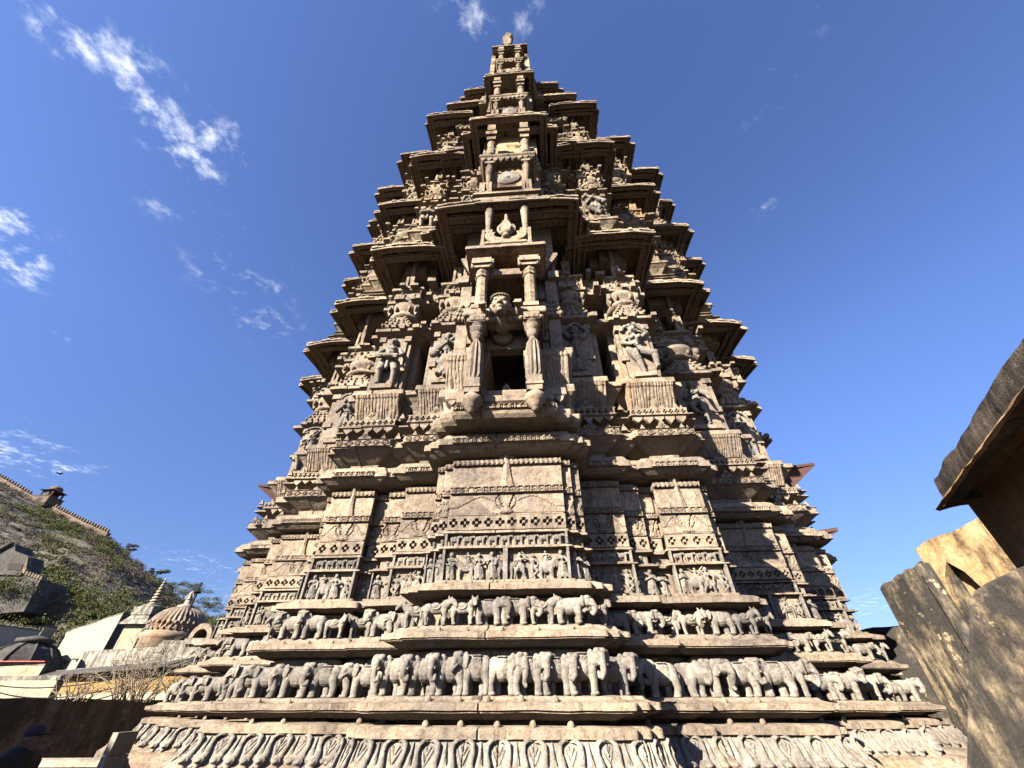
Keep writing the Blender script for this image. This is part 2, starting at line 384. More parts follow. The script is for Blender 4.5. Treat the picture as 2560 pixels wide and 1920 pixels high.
def elephant(kind, saddle=0, broken=0):                              # unit height, faces +x, viewer at -y
    m = MB(); rnd = random.Random(kind*7+saddle)
    prim_ell(m, (-.08, 0, .59), (.39, .26, .31)); prim_ell(m, (-.29, 0, .60), (.21, .23, .28)); prim_ell(m, (.14, -.02, .63), (.22, .23, .27))
    for x, y, fx in ((.17, -.14, .03), (.2, .1, -.05), (-.32, -.14, -.06), (-.25, .1, .04)):
        chain(m, [(x, y, .5), (x+fx, y*1.05, .25), (x+fx*.6, y*1.05, .04)], [.135, .1, .095])
        prim_ell(m, (x+fx*.6+.015, y*1.05-.01, .035), (.11, .105, .055))
    chain(m, [(-.45, 0, .74), (-.5, -.06, .55), (-.47, -.1, .34)], [.035, .026, .03])
    if kind == 0:   hx, hy, hz, ya = .40, -.20, .78, R(-80)       # head turned full to the viewer
    elif kind == 1: hx, hy, hz, ya = .44, -.15, .77, R(-50)
    else:           hx, hy, hz, ya = .47, -.08, .75, R(-18)
    H = Matrix.Translation((hx, hy, hz)) @ Matrix.Rotation(ya, 4, 'Z')
    def P(x, y, z): return tuple(H @ Vector((x, y, z)))
    e = Euler((0, 0, ya))
    prim_ell(m, P(0, 0, -.01), (.18, .185, .21), e)
    chain(m, [(.2, -.04, .68), (hx, hy, hz)], [.2, .16])
    for s in (-1, 1):
        prim_ell(m, P(.05, s*.085, .11), (.105, .10, .085), e)              # twin skull domes
        prim_ell(m, P(-.05, s*.235, .01), (.035, .10, .165), Euler((0, 0, ya+s*R(28))))   # ears
        prim_ell(m, P(-.05, s*.225, -.13), (.03, .07, .09), Euler((0, 0, ya+s*R(28))))
        prim_ell(m, P(.14, s*.09, .03), (.03, .03, .022), e)               # eyes
        chain(m, [P(.13, s*.1, -.12), P(.24, s*.12, -.19)], [.032, .015])  # tusks
    if kind == 0: tr = [(.15, 0, -.02), (.2, 0, -.18), (.21, 0, -.34), (.2, -.06, -.44), (.2, -.13, -.42), (.2, -.14, -.34)]
    elif kind == 1: tr = [(.15, 0, -.02), (.21, 0, -.2), (.18, 0, -.38), (.13, 0, -.5), (.19, 0, -.57)]
    else: tr = [(.15, 0, -.02), (.24, 0, -.18), (.25, 0, -.36), (.19, 0, -.46), (.13, 0, -.4)]
    if broken: tr = tr[:2]
    chain(m, [P(*p) for p in tr], [.115, .095, .078, .062, .052, .042])
    if broken == 2: prim_box(m, P(.05, 0, .1), (.3, .3, .3), Euler((.3, .4, ya)))
    prim_ell(m, P(.1, 0, -.16), (.07, .06, .05), e)
    if saddle:
        prim_box(m, (-.08, -.2, .68), (.27, .06, .25), Euler((R(-8), 0, 0)))
        prim_box(m, (-.08, -.1, .86), (.27, .24, .03))
        for k in range(8):
            a = k*PI/4; prim_cap(m, (-.08+.02*math.cos(a), -.232-.0*math.sin(a), .68+.02*math.sin(a)), .012, (-.08+.1*math.cos(a), -.232-.012*math.sin(a), .68+.1*math.sin(a)), .02)
        for dz in (-.11, .11): prim_cap(m, (-.2, -.228, .68+dz), .014, (.04, -.228, .68+dz), .014)
        for dx in (-.12, .12): prim_cap(m, (-.08+dx, -.228, .57), .014, (-.08+dx, -.228, .79), .014)
        prim_cap(m, (-.09, -.215, .55), .02, (-.09, -.2, .42), .02); prim_cap(m, (-.05, -.215, .55), .02, (-.05, -.2, .42), .02)
    return fuse('carved_elephant', m, .0145, 1)
def horse(kind):
    m = MB()
    prim_ell(m, (-.05, 0, .58), (.36, .17, .19)); prim_ell(m, (.2, -.02, .62), (.17, .16, .2)); prim_ell(m, (-.3, 0, .6), (.18, .17, .2))
    for x, y, k in ((.24, -.1, 1), (.2, .09, -1), (-.32, -.1, -1), (-.26, .09, 1)):
        chain(m, [(x, y, .5), (x+.03*k, y, .28), (x+.0*k, y, .05)], [.1, .06, .052]); prim_ell(m, (x+.01, y-.01, .04), (.07, .06, .05))
    if kind == 0: hx, hy, ya = .38, -.17, R(-75)
    else: hx, hy, ya = .46, -.1, R(-28)
    H = Matrix.Translation((hx, hy, .84)) @ Matrix.Rotation(ya, 4, 'Z')
    def P(x, y, z): return tuple(H @ Vector((x, y, z)))
    e = Euler((0, R(35), ya))
    chain(m, [(.2, -.02, .66), ((.2+hx)/2+.02, hy*.5, .78), (hx, hy, .86)], [.17, .14, .12])
    prim_ell(m, P(.05, 0, .0), (.16, .105, .115), e); prim_ell(m, P(.16, 0, -.11), (.09, .085, .08), e); prim_ell(m, P(.19, 0, -.17), (.065, .075, .045), e)
    for s in (-1, 1):
        chain(m, [P(-.05, s*.07, .1), P(-.07, s*.09, .2)], [.045, .02]); prim_ell(m, P(.1, s*.09, .03), (.03, .025, .025), e)
    chain(m, [P(-.08, 0, .1), (.22, hy*.3-.02, .86), (.12, 0, .77)], [.04, .045, .03])
    chain(m, [(-.44, 0, .68), (-.52, -.05, .5), (-.5, -.06, .25)], [.05, .055, .03])
    prim_ell(m, (-.06, -.1, .68), (.17, .1, .13), Euler((R(20), 0, 0)))
    for k in range(10):
        a = PI*k/9; b = PI*(k+1)/9
        prim_cap(m, (-.06+.17*math.cos(PI+a), -.19, .70+.15*math.sin(PI+a)), .017, (-.06+.17*math.cos(PI+b), -.19, .70+.15*math.sin(PI+b)), .017)
    return fuse('carved_horse', m, .0185, 1)

def figure(arms, legs, skirt=.0, extra=None, female=True, hip=.03, head_turn=0, voxel=.0095, crown=True, stout=0.0):
    """unit-height carved figure, facing -y.  arms: ((elbow),(hand)) for viewer-left / viewer-right; legs the same with (knee),(foot)"""
    m = MB(); hx = hip
    st = 1+stout
    prim_ell(m, (hx, 0, .515), (.105*st, .085*st, .07)); prim_ell(m, (hx*.5, 0, .60), (.072*st*st, .066*st*st, .08))
    prim_ell(m, (0, 0, .70), (.098, .075, .085)); chain(m, [(hx, 0, .52), (hx*.4, 0, .62), (0, 0, .72)], [.085*st, .066*st*st, .085])
    chain(m, [(-.105, 0, .765), (.105, 0, .765)], [.043, .043]); chain(m, [(0, 0, .76), (0, -.005, .85)], [.04, .034])
    if female:
        for s in (-1, 1): prim_ell(m, (s*.048, -.07, .705), (.042, .042, .04))
    hd = (head_turn*.02, -.012, .905); e = Euler((0, 0, head_turn))
    prim_ell(m, hd, (.058, .062, .075), e)
    n = Vector((math.sin(head_turn), -math.cos(head_turn), 0)); t = Vector((math.cos(head_turn), math.sin(head_turn), 0)); hv = Vector(hd)
    chain(m, [hv+n*.055+Vector((0, 0, .018)), hv+n*.072+Vector((0, 0, -.014))], [.008, .014])
    for s in (-1, 1):
        prim_ell(m, hv+n*.052+t*s*.026+Vector((0, 0, .012)), (.015, .01, .009)); prim_ell(m, hv+t*s*.062+Vector((0, 0, -.01)), (.014, .02, .03))
    prim_ell(m, hv+n*.056+Vector((0, 0, -.036)), (.022, .012, .008))
    if crown: prim_ell(m, hv-n*.015+Vector((0, 0, .055)), (.066, .06, .045)); prim_ell(m, hv-n*.03+Vector((0, 0, .1)), (.035, .035, .03))
    for k in range(9):
        a = PI*(k+.5)/9; prim_ell(m, (.07*math.cos(a), -.06-.02*math.sin(a), .775-.05*math.sin(a)), (.013, .013, .013))
    for i, s in ((0, -1), (1, 1)):
        el, ha = arms[i]
        chain(m, [(s*.115, 0, .765), el], [.04, .032]); chain(m, [el, ha], [.033, .023]); d = (Vector(ha)-Vector(el)).normalized()
        prim_ell(m, Vector(ha)+d*.025, (.026, .022, .028)); prim_ell(m, (Vector((s*.115, 0, .765))+Vector(el))/2, (.043, .043, .016))
        for q in range(4): prim_cap(m, Vector(ha)+d*.03+Vector(((q-1.5)*.012, -.006, 0)), .008, Vector(ha)+d*(.068-.006*abs(q-1.5))+Vector(((q-1.5)*.015, -.012, 0)), .006)
        kn, ft = legs[i]
        chain(m, [(hx+s*.055, 0, .5), kn, ft], [.075*st, .052, .034])
        prim_ell(m, Vector(kn)+Vector((0, -.01, 0)), (.05, .05, .05)); prim_ell(m, Vector(ft)+Vector((0, -.03, -.012)), (.034, .062, .022))
        prim_ell(m, Vector(ft)+Vector((0, 0, .02)), (.042, .042, .016))
    if skirt:
        for k in range(7):
            x = (k-3)/3; chain(m, [(hx+x*.08, -.04+.05*abs(x), .5), (hx+x*(.08+skirt), -.03+.05*abs(x), .1)], [.045, .035])
    for k in range(12):
        a = 2*PI*k/12; prim_ell(m, (hx+.105*math.cos(a), .085*math.sin(a), .55), (.022, .022, .014))
    chain(m, [(hx, -.085, .53), (hx+.01, -.09, .3)], [.022, .03])
    if extra: extra(m)
    return fuse('carved_figure', m, voxel, 1)
st_legs = (((-.05, -.01, .27), (-.055, 0, .03)), ((.08, -.02, .27), (.09, 0, .03)))
x_legs = (((-.03, -.07, .27), (.06, -.05, .03)), ((.16, -.08, .3), (-.05, -.07, .06)))
def drum(m):
    prim_ell(m, (0, -.13, .5), (.15, .05, .045)); chain(m, [(-.14, -.13, .5), (.14, -.13, .5)], [.042, .042]); chain(m, [(-.1, -.02, .76), (.0, -.1, .62)], [.012, .012])
def lute(m):
    chain(m, [(-.14, -.12, .46), (.0, -.13, .62), (.2, -.1, .82)], [.05, .026, .026]); prim_ell(m, (.2, -.1, .83), (.055, .05, .055)); prim_ell(m, (-.15, -.12, .45), (.07, .05, .065))
def canopy(m):
    for k in range(8):
        a = PI*k/7; prim_ell(m, (.17*math.cos(a), -.03, .93+.1*math.sin(a)), (.04, .025, .035))
def bow(m):
    for k in range(9):
        a = R(35)+R(110)*k/8; prim_ell(m, (.02+.24*math.cos(a), -.07, .83+.2*math.sin(a)), (.05, .022, .022), Euler((0, -a-PI/2, 0)))
    chain(m, [(.16, -.07, .98), (-.16, -.1, .52)], [.013, .013])
STAT = {
 'drummer': (figure((((-.19, -.05, .62), (-.14, -.12, .5)), ((.19, -.05, .62), (.14, -.12, .5))), (((-.1, -.06, .28), (-.09, 0, .03)), ((.13, -.06, .28), (.12, 0, .03))), 0, drum, False, 0, stout=.12), 'stone statue of a drummer holding a barrel drum across the waist'),
 'lute': (figure((((-.18, -.05, .6), (-.1, -.12, .5)), ((.19, -.04, .64), (.08, -.13, .68))), x_legs, 0, lute, True, .02, R(18)), 'stone statue of a cross legged musician with a long necked lute'),
 'arms_up': (figure((((-.2, -.03, .9), (-.05, -.04, 1.02)), ((.2, -.03, .88), (.06, -.04, 1.02))), st_legs, .02, None, True, -.03), 'stone statue of a dancer with both arms raised over the head'),
 'twist': (figure((((-.2, -.04, .64), (-.1, -.12, .52)), ((.2, -.02, .82), (.05, -.08, .96))), (((-.03, -.05, .27), (.02, 0, .03)), ((.2, -.1, .3), (.2, -.05, .06))), 0, canopy, True, -.05, R(-15)), 'stone statue of a twisting dancer with one arm raised'),
 'stand': (figure((((-.18, -.04, .6), (-.06, -.13, .64)), ((.2, -.03, .66), (.14, -.08, .82))), st_legs, 0, canopy, True, .04, R(10)), 'stone statue of a standing woman with a hand at the breast'),
 'archer': (figure((((-.2, -.05, .7), (-.13, -.12, .58)), ((.2, -.05, .8), (.2, -.08, .95))), (((-.13, -.06, .3), (-.12, 0, .04)), ((.1, -.08, .26), (.2, -.02, .06))), 0, bow, False, .0, R(14)), 'stone statue of an archer with a drawn bow overhead'),
 'leg_up': (figure((((-.18, -.05, .6), (-.06, -.13, .6)), ((.2, -.04, .64), (.18, -.12, .5))), (((-.16, -.14, .36), (-.05, -.1, .2)), ((.07, -.03, .27), (.08, 0, .03))), 0, None, True, .03, R(-10)), 'stone statue of a dancer with one knee drawn up'),
}
SMALL = [figure((((-.2, -.04, .66), (-.08, -.12, .68)), ((.2, -.04, .62), (.1, -.12, .55))), st_legs, .05, None, True, .03, R(14), .02),
         figure((((-.22, -.05, .8), (-.36, -.06, .94)), ((.19, -.04, .6), (.12, -.1, .48))), x_legs, 0, None, False, -.02, R(-14), .02),
         figure((((-.17, -.05, .6), (-.03, -.14, .66)), ((.17, -.05, .6), (.03, -.14, .66))), st_legs, .08, None, True, 0, 0, .02),
         figure((((-.2, -.04, .62), (-.16, -.06, .46)), ((.2, -.04, .88), (.1, -.06, 1.0))), (((-.12, -.08, .3), (-.16, 0, .05)), ((.12, -.05, .26), (.2, 0, .04))), 0, None, True, .04, R(10), .02)]
ELE = [elephant(0, 1), elephant(0, 0), elephant(1, 1), elephant(2, 0), elephant(1, 0), elephant(2, 1), elephant(1, 1, 1), elephant(0, 0, 2)]
HOR = [horse(0), horse(1)]
def leaf_unit():
    """one repeat of the base band: two drooping leaves with round bosses, a spike between and a carved V leaf; width 1, z 0 (bottom)..1.5"""
    m = MB()
    for s in (-1, 1):
        chain(m, [(s*.44, -.02, 1.42), (s*.33, -.1, 1.45), (s*.22, -.1, 1.3), (s*.2, -.08, 1.0), (s*.25, -.09, .65), (s*.25, -.1, .3), (s*.2, -.06, .05)], [.06, .08, .075, .075, .11, .15, .09])
        prim_ell(m, (s*.25, -.24, .36), (.115, .12, .13)); 
        for k in range(12):
            a = 2*PI*k/12; prim_ell(m, (s*.25+.13*math.cos(a), -.22, .36+.14*math.sin(a)), (.035, .035, .035))
        chain(m, [(s*.04, -.04, .9), (s*.1, -.05, .3), (s*.03, -.05, .08)], [.03, .04, .05])
        chain(m, [(s*.5, -.02, .62), (s*.42, -.02, .85), (s*.35, -.02, 1.1)], [.02, .025, .02])
        chain(m, [(s*.5, -.01, .95), (s*.43, -.02, 1.2)], [.03, .035])
    chain(m, [(0, -.03, .2), (0, -.06, .9), (0, -.03, 1.4)], [.05, .06, .015])
    prim_box(m, (0, .04, .75), (1.02, .06, 1.5))
    return fuse('drooping_leaf', m, .02, 1)
LEAF = leaf_unit()

# ------------------------------------------------------------------ the temple
D0 = 4.6
temple = empty('temple', (-.07, D0, 0), R(-4.0))
tag(temple, 'tall carved sandstone temple tower rising in stepped storeys over elephant friezes', 'temple')
TM = Matrix.Translation((0, -D0, EYE))                    # (u, distance, height above eye) -> temple space
def tpart(name, mb, m, parent=None):
    mb.v = [(v[0], v[1]-D0, v[2]+EYE) for v in mb.v]
    return mb.build(name, m, parent or temple)
def place(name, me, m, parent, u, d, h, s, rz=0, flip=False, rx=0):
    mw = Matrix.Translation((u, d-D0, h+EYE)) @ Matrix.Rotation(rz, 4, 'Z') @ Matrix.Rotation(rx, 4, 'X') @ Matrix.Diagonal((-s if flip else s, s, s, 1))
    return link(name, me, m, parent, mw)

BASE = [(.78, -1.6), (.78, -.80), (.70, -.76), (.68, -.62), (.68, -.52), (.64, -.48), (.62, -.455), (.62, -.44), (.55, -.425), (.50, -.38), (.43, -.30), (.37, -.22), (.34, -.195), (.40, -.188), (.40, -.132), (.37, -.116), (.31, -.108), (.08, -.104), (.08, -.076), (.27, -.074),
        (.31, -.055), (.325, -.045), (.40, -.028), (.40, -.022), (.38, -.021), (.38, -.014), (.42, -.012), (.42, .036), (.405, .039), (.36, .046), (.32, .060), (.30, .082), (.24, .088), (.07, .09), (.07, .425), (.02, .43), (.02, .447), (.15, .452), (.19, .475), (.2, .482), (.27, .503), (.27, .508), (.25, .509), (.25, .515),
        (.285, .516), (.285, .562), (.27, .566), (.22, .580), (.185, .60), (.17, .622), (.15, .632), (-.01, .634), (-.01, .888), (-.05, .892), (-.05, .905), (.09, .908), (.13, .925), (.14, .93), (.185, .937), (.2, .938), (.2, .992), (.165, 1.008), (.09, 1.03), (.06, 1.036),
        (.06, 1.06), (-.02, 1.062), (-.02, 1.385), (.06, 1.387), (.06, 1.404), (.02, 1.407), (.02, 1.425), (-.04, 1.427), (-.04, 1.565), (.03, 1.567), (.03, 1.592), (0, 1.595), (-.012, 1.60), (-.1, 1.605), (-.1, 1.785), (-.004, 1.787), (-.006, 1.80), (-.048, 1.805),
        (-.048, 2.05), (.0, 2.052), (.0, 2.135), (-.048, 2.14), (-.048, 2.43), (.0, 2.432), (.0, 2.49), (-.03, 2.54), (-.08, 2.56), (-.10, 2.575), (.03, 2.577), (.09, 2.59), (.145, 2.63), (.16, 2.655), (.19, 2.66), (.19, 2.745), (.16, 2.75), (.15, 2.79),
        (.12, 2.84), (.06, 2.875), (-.02, 2.9), (-.12, 2.905)]
def shaft_prof(z):
    return [(-.1, 2.9), (-.09, 3.0), (-.03, 3.04), (.08, 3.12), (.15, 3.175), (.17, 3.18), (.17, 3.2), (.15, 3.202), (.15, 3.315), (.17, 3.318), (.17, 3.325), (.14, 3.335), (.0, 3.35), (-.09, 3.36), (-.09, 3.44), (-.02, 3.5), (.1, 3.56), (.15, 3.58), (.15, 3.60), (.07, 3.602), (.07, 3.698), (.15, 3.70), (.15, 3.715), (.12, 3.725), (-.02, 3.74),
            (-.13, 3.75), (-.13, 3.84), (-.11, 3.92), (-.06, 4.05), (.02, 4.18), (.1, 4.265), (.13, 4.28), (.13, 4.37), (.1, 4.38), (-.02, 4.39), (-.13, 4.4), (-.13, 5.86), (-.02, 5.9), (.08, 5.935), (.1, 5.94), (.1, 6.02), (.07, 6.03), (-.08, 6.05), (-.16, 6.06),
            (-.16, 6.40), (-.2, 6.42), (-.2, 6.85), (.0, 6.87), (.06, 6.88), (.06, 6.955), (-.02, 6.96), (-.04, 6.97), (-.04, 7.33), (.03, 7.34), (.05, 7.35), (.05, 7.42), (-.05, 7.43), (-.5, 7.44), (-.5, 8.0), (-.07, 8.01), (-.07, 8.9)]
def eave_prof(z, ov=.45, rise=.5):
    o = ov
    return ([(-.15, z+rise*1.0), (0, z+rise*.97), (o*.3, z+rise*.86), (o*.6, z+rise*.6), (o*.85, z+rise*.25), (o, z)],
            [(o, z), (o+.035, z+.005), (o+.04, z+.10), (o*.92, z+.17), (o*.7, z+rise*.55), (o*.38, z+rise*.98), (0, z+rise*1.32), (-.2, z+rise*1.4)])
def eave(u0, u1, D, back, z, ov=.45, rise=.5, parent=None, tile=.13, rag=.012):
    ov *= 1.08; rise *= 1.25; mb = MB(); lo, up = eave_prof(z, ov, rise)
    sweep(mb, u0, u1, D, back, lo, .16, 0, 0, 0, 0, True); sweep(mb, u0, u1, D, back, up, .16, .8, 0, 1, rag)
    x = u0-ov
    while x < u1+ov-.05:                                  # worn tile ends along the lip
        w = tile*random.uniform(.6, 1.3); hh = random.uniform(.03, .07); d = random.uniform(.0, .03)
        mb.box(x, min(x+w*.93, u1+ov+.02), D-ov-.04-d, D-ov+.16, z+.055, z+.06+hh, 1); x += w
    for sgn, ue in ((-1, u0-ov), (1, u1+ov)):
        y = D-ov
        while y < back:
            w = tile*random.uniform(.7, 1.4); hh = random.uniform(.03, .08); d = random.uniform(0, .035)
            a, b = (ue-.04-d, ue+.16) if sgn < 0 else (ue-.16, ue+.04+d)
            mb.box(a, b, y, y+w*.92, z+.055, z+.06+hh, 1); y += w
    nv = []
    for (x, y, h) in mb.v:
        e = min(math.hypot(x-(u0-ov), y-(D-ov)), math.hypot(x-(u1+ov), y-(D-ov)))
        nv.append((x, y, h-(.13*(1-e/.7)**2 if e < .7 else 0)+.035*noise.noise(Vector((x*1.3, y*1.3, z)))))
    mb.v = nv; mb.wear(.016, 1.7, .008, 9)
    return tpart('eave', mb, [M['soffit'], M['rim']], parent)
BAL = [(.5, 0), (.5, .07), (.36, .09), (.3, .12), (.42, .17), (.5, .24), (.46, .31), (.3, .36), (.24, .38), (.36, .4), (.3, .43), (.26, .45), (.33, .6), (.42, .78), (.45, .88), (.38, .93), (.5, .94), (.5, 1.0)]
def baluster(u, d, h0, h1, r, parent, m='upper'):
    mb = MB(); H = h1-h0
    mb.lathe(u, d, h0, [(a*2*r, z*H) for a, z in BAL], 20, 0, .07, (.44*H, .9*H))
    mb.box(u-r*1.15, u+r*1.15, d-r*1.15, d+r*1.15, h0-.04, h0+.035*H)
    mb.box(u-r*1.1, u+r*1.1, d-r*1.1, d+r*1.1, h1-.05*H, h1+.03)
    for s in (-1, 1): mb.box(u+s*r*.75-.03, u+s*r*.75+.03, d-r*1.2, d-r*.5, h0+.03, h0+.3*H)
    mb.wear(.008, 5, .003, 20)
    return tpart('baluster', mb, M[m], parent)
def antefix(mb, u, d, h, s):
    mb.extr([(u-.5*s, d, h), (u-.38*s, d, h+.22*s), (u-.2*s, d, h+.3*s), (u-.16*s, d, h+.5*s), (u, d, h+.72*s), (u+.16*s, d, h+.5*s), (u+.2*s, d, h+.3*s), (u+.38*s, d, h+.22*s), (u+.5*s, d, h)][::-1], (0, .05, 0))
    for k in range(14):
        a = k*.75; r = .19*s*(1-k/16); mb.sphere((u+r*math.cos(a), d-.012, h+.27*s+r*math.sin(a)), .035*s, 6)
def teeth(mb, u0, u1, d, h, H0, n):
    w = (u1-u0)/n
    for k in range(n):
        if random.random() < .1: continue
        a = u0+k*w; H = H0*random.uniform(.7, 1.1); q = [(a+.03*w, d, h), (a+.1*w, d, h-.45*H), (a+.5*w, d, h-H), (a+.9*w, d, h-.45*H), (a+.97*w, d, h)]
        mb.extr(q[::-1], (0, .05, 0))
def stepped(mb, uc, w, d, h, H, n=4, dep=.12):
    for k in range(n):
        t = 1-k/n*.78; z = h+H*k/n
        mb.box(uc-w/2*t, uc+w/2*t, d-dep*(1-.2*k), d+.1, z, z+H/n-.012)
        mb.sphere((uc-w/2*t*.92, d-dep*(1-.2*k)-.01, z+H/n*.5), H/n*.42, 6); mb.sphere((uc+w/2*t*.92, d-dep*(1-.2*k)-.01, z+H/n*.5), H/n*.42, 6)
        if k < n-1:
            for j in range(3): mb.sphere((uc+w*t*(j-1)*.24, d-dep*(1-.2*k)-.015, z+H/n*.45), (H/n*.3, .03, H/n*.42), 6)

# segments: name, u0,u1,D,wings[(u0,u1,D)], back
SEG = [
 ('bhadra', -.70, .70, 4.60, [(-.82, .82, 4.68), (-.93, .93, 4.76)], 6.2),
 ('nandi', .93, 1.54, 5.35, [(.90, 1.83, 5.5)], 7),
 ('ratha', 2.03, 2.68, 5.43, [(1.80, 2.83, 5.6)], 9),
 ('karna', 3.45, 4.42, 7.2, [(3.3, 4.72, 7.4)], 10),
 ('corner', 5.1, 5.85, 8.6, [(4.9, 6.15, 8.78)], 11.5),
 ('flank', 6.1, 6.85, 10.2, [(5.9, 7.08, 10.36)], 13),
]
statplan = {('nandi', -1): 'lute', ('nandi', 1): 'arms_up', ('ratha', -1): 'drummer', ('ratha', 1): 'twist', ('karna', -1): 'stand', ('karna', 1): 'leg_up', ('corner', -1): 'archer', ('corner', 1): 'stand', ('flank', -1): 'stand', ('flank', 1): 'twist'}
piers = {}
EAVE_H = {'nandi': (8.75, 13.9, 20.5), 'ratha': (8.3, 13.8, 17.9), 'karna': (8.7, 14.5, 19.2), 'corner': (8.6, 14.1, 19.2), 'flank': (8.6, 14.2, 19.3)}
def mir(a, b, s): return (a, b) if s > 0 else (-b, -a)
def fig_panel(mb, a, b, D, n, seed, h0=1.065, h1=1.385):
    rnd = random.Random(seed); w = (b-a)/n
    for k in range(n):
        hh = (h1-h0)/.32; x = a+(k+.5)*w+rnd.uniform(-.012, .012)
        if n > 2 and k % 3 == 1:
            me = HOR[rnd.randrange(2)] if rnd.random() < .6 else ELE[3]; q = rnd.uniform(.2, .23)*hh; fl = rnd.random() < .5
            mb.mesh(me, Matrix.Translation((x, D+.0, h0)) @ Matrix.Diagonal((-q if fl else q, q*.55, q, 1)))
            me = SMALL[rnd.randrange(4)]; q = .17*hh; mb.mesh(me, Matrix.Translation((x+rnd.uniform(-.03, .03), D+.0, h0+.13*hh)) @ Matrix.Diagonal((q*1.3, q*.7, q, 1)))
        else:
            s = rnd.uniform(.24, .30)*hh; me = SMALL[rnd.randrange(4)]; fl = rnd.random() < .5
            mb.mesh(me, Matrix.Translation((x, D-.01, h0)) @ Matrix.Diagonal((-s*1.25 if fl else s*1.25, s*.85, s, 1)))
def beast_panel(mb, a, b, D, h0, h1, n, me):
    w = (b-a)/n; s = (h1-h0)*1.0
    for k in range(n): mb.mesh(me, Matrix.Translation((a+(k+.5)*w, D+.02, h0+.004)) @ Matrix.Diagonal((min(w*.95, s*.95), s*.45, s, 1)))

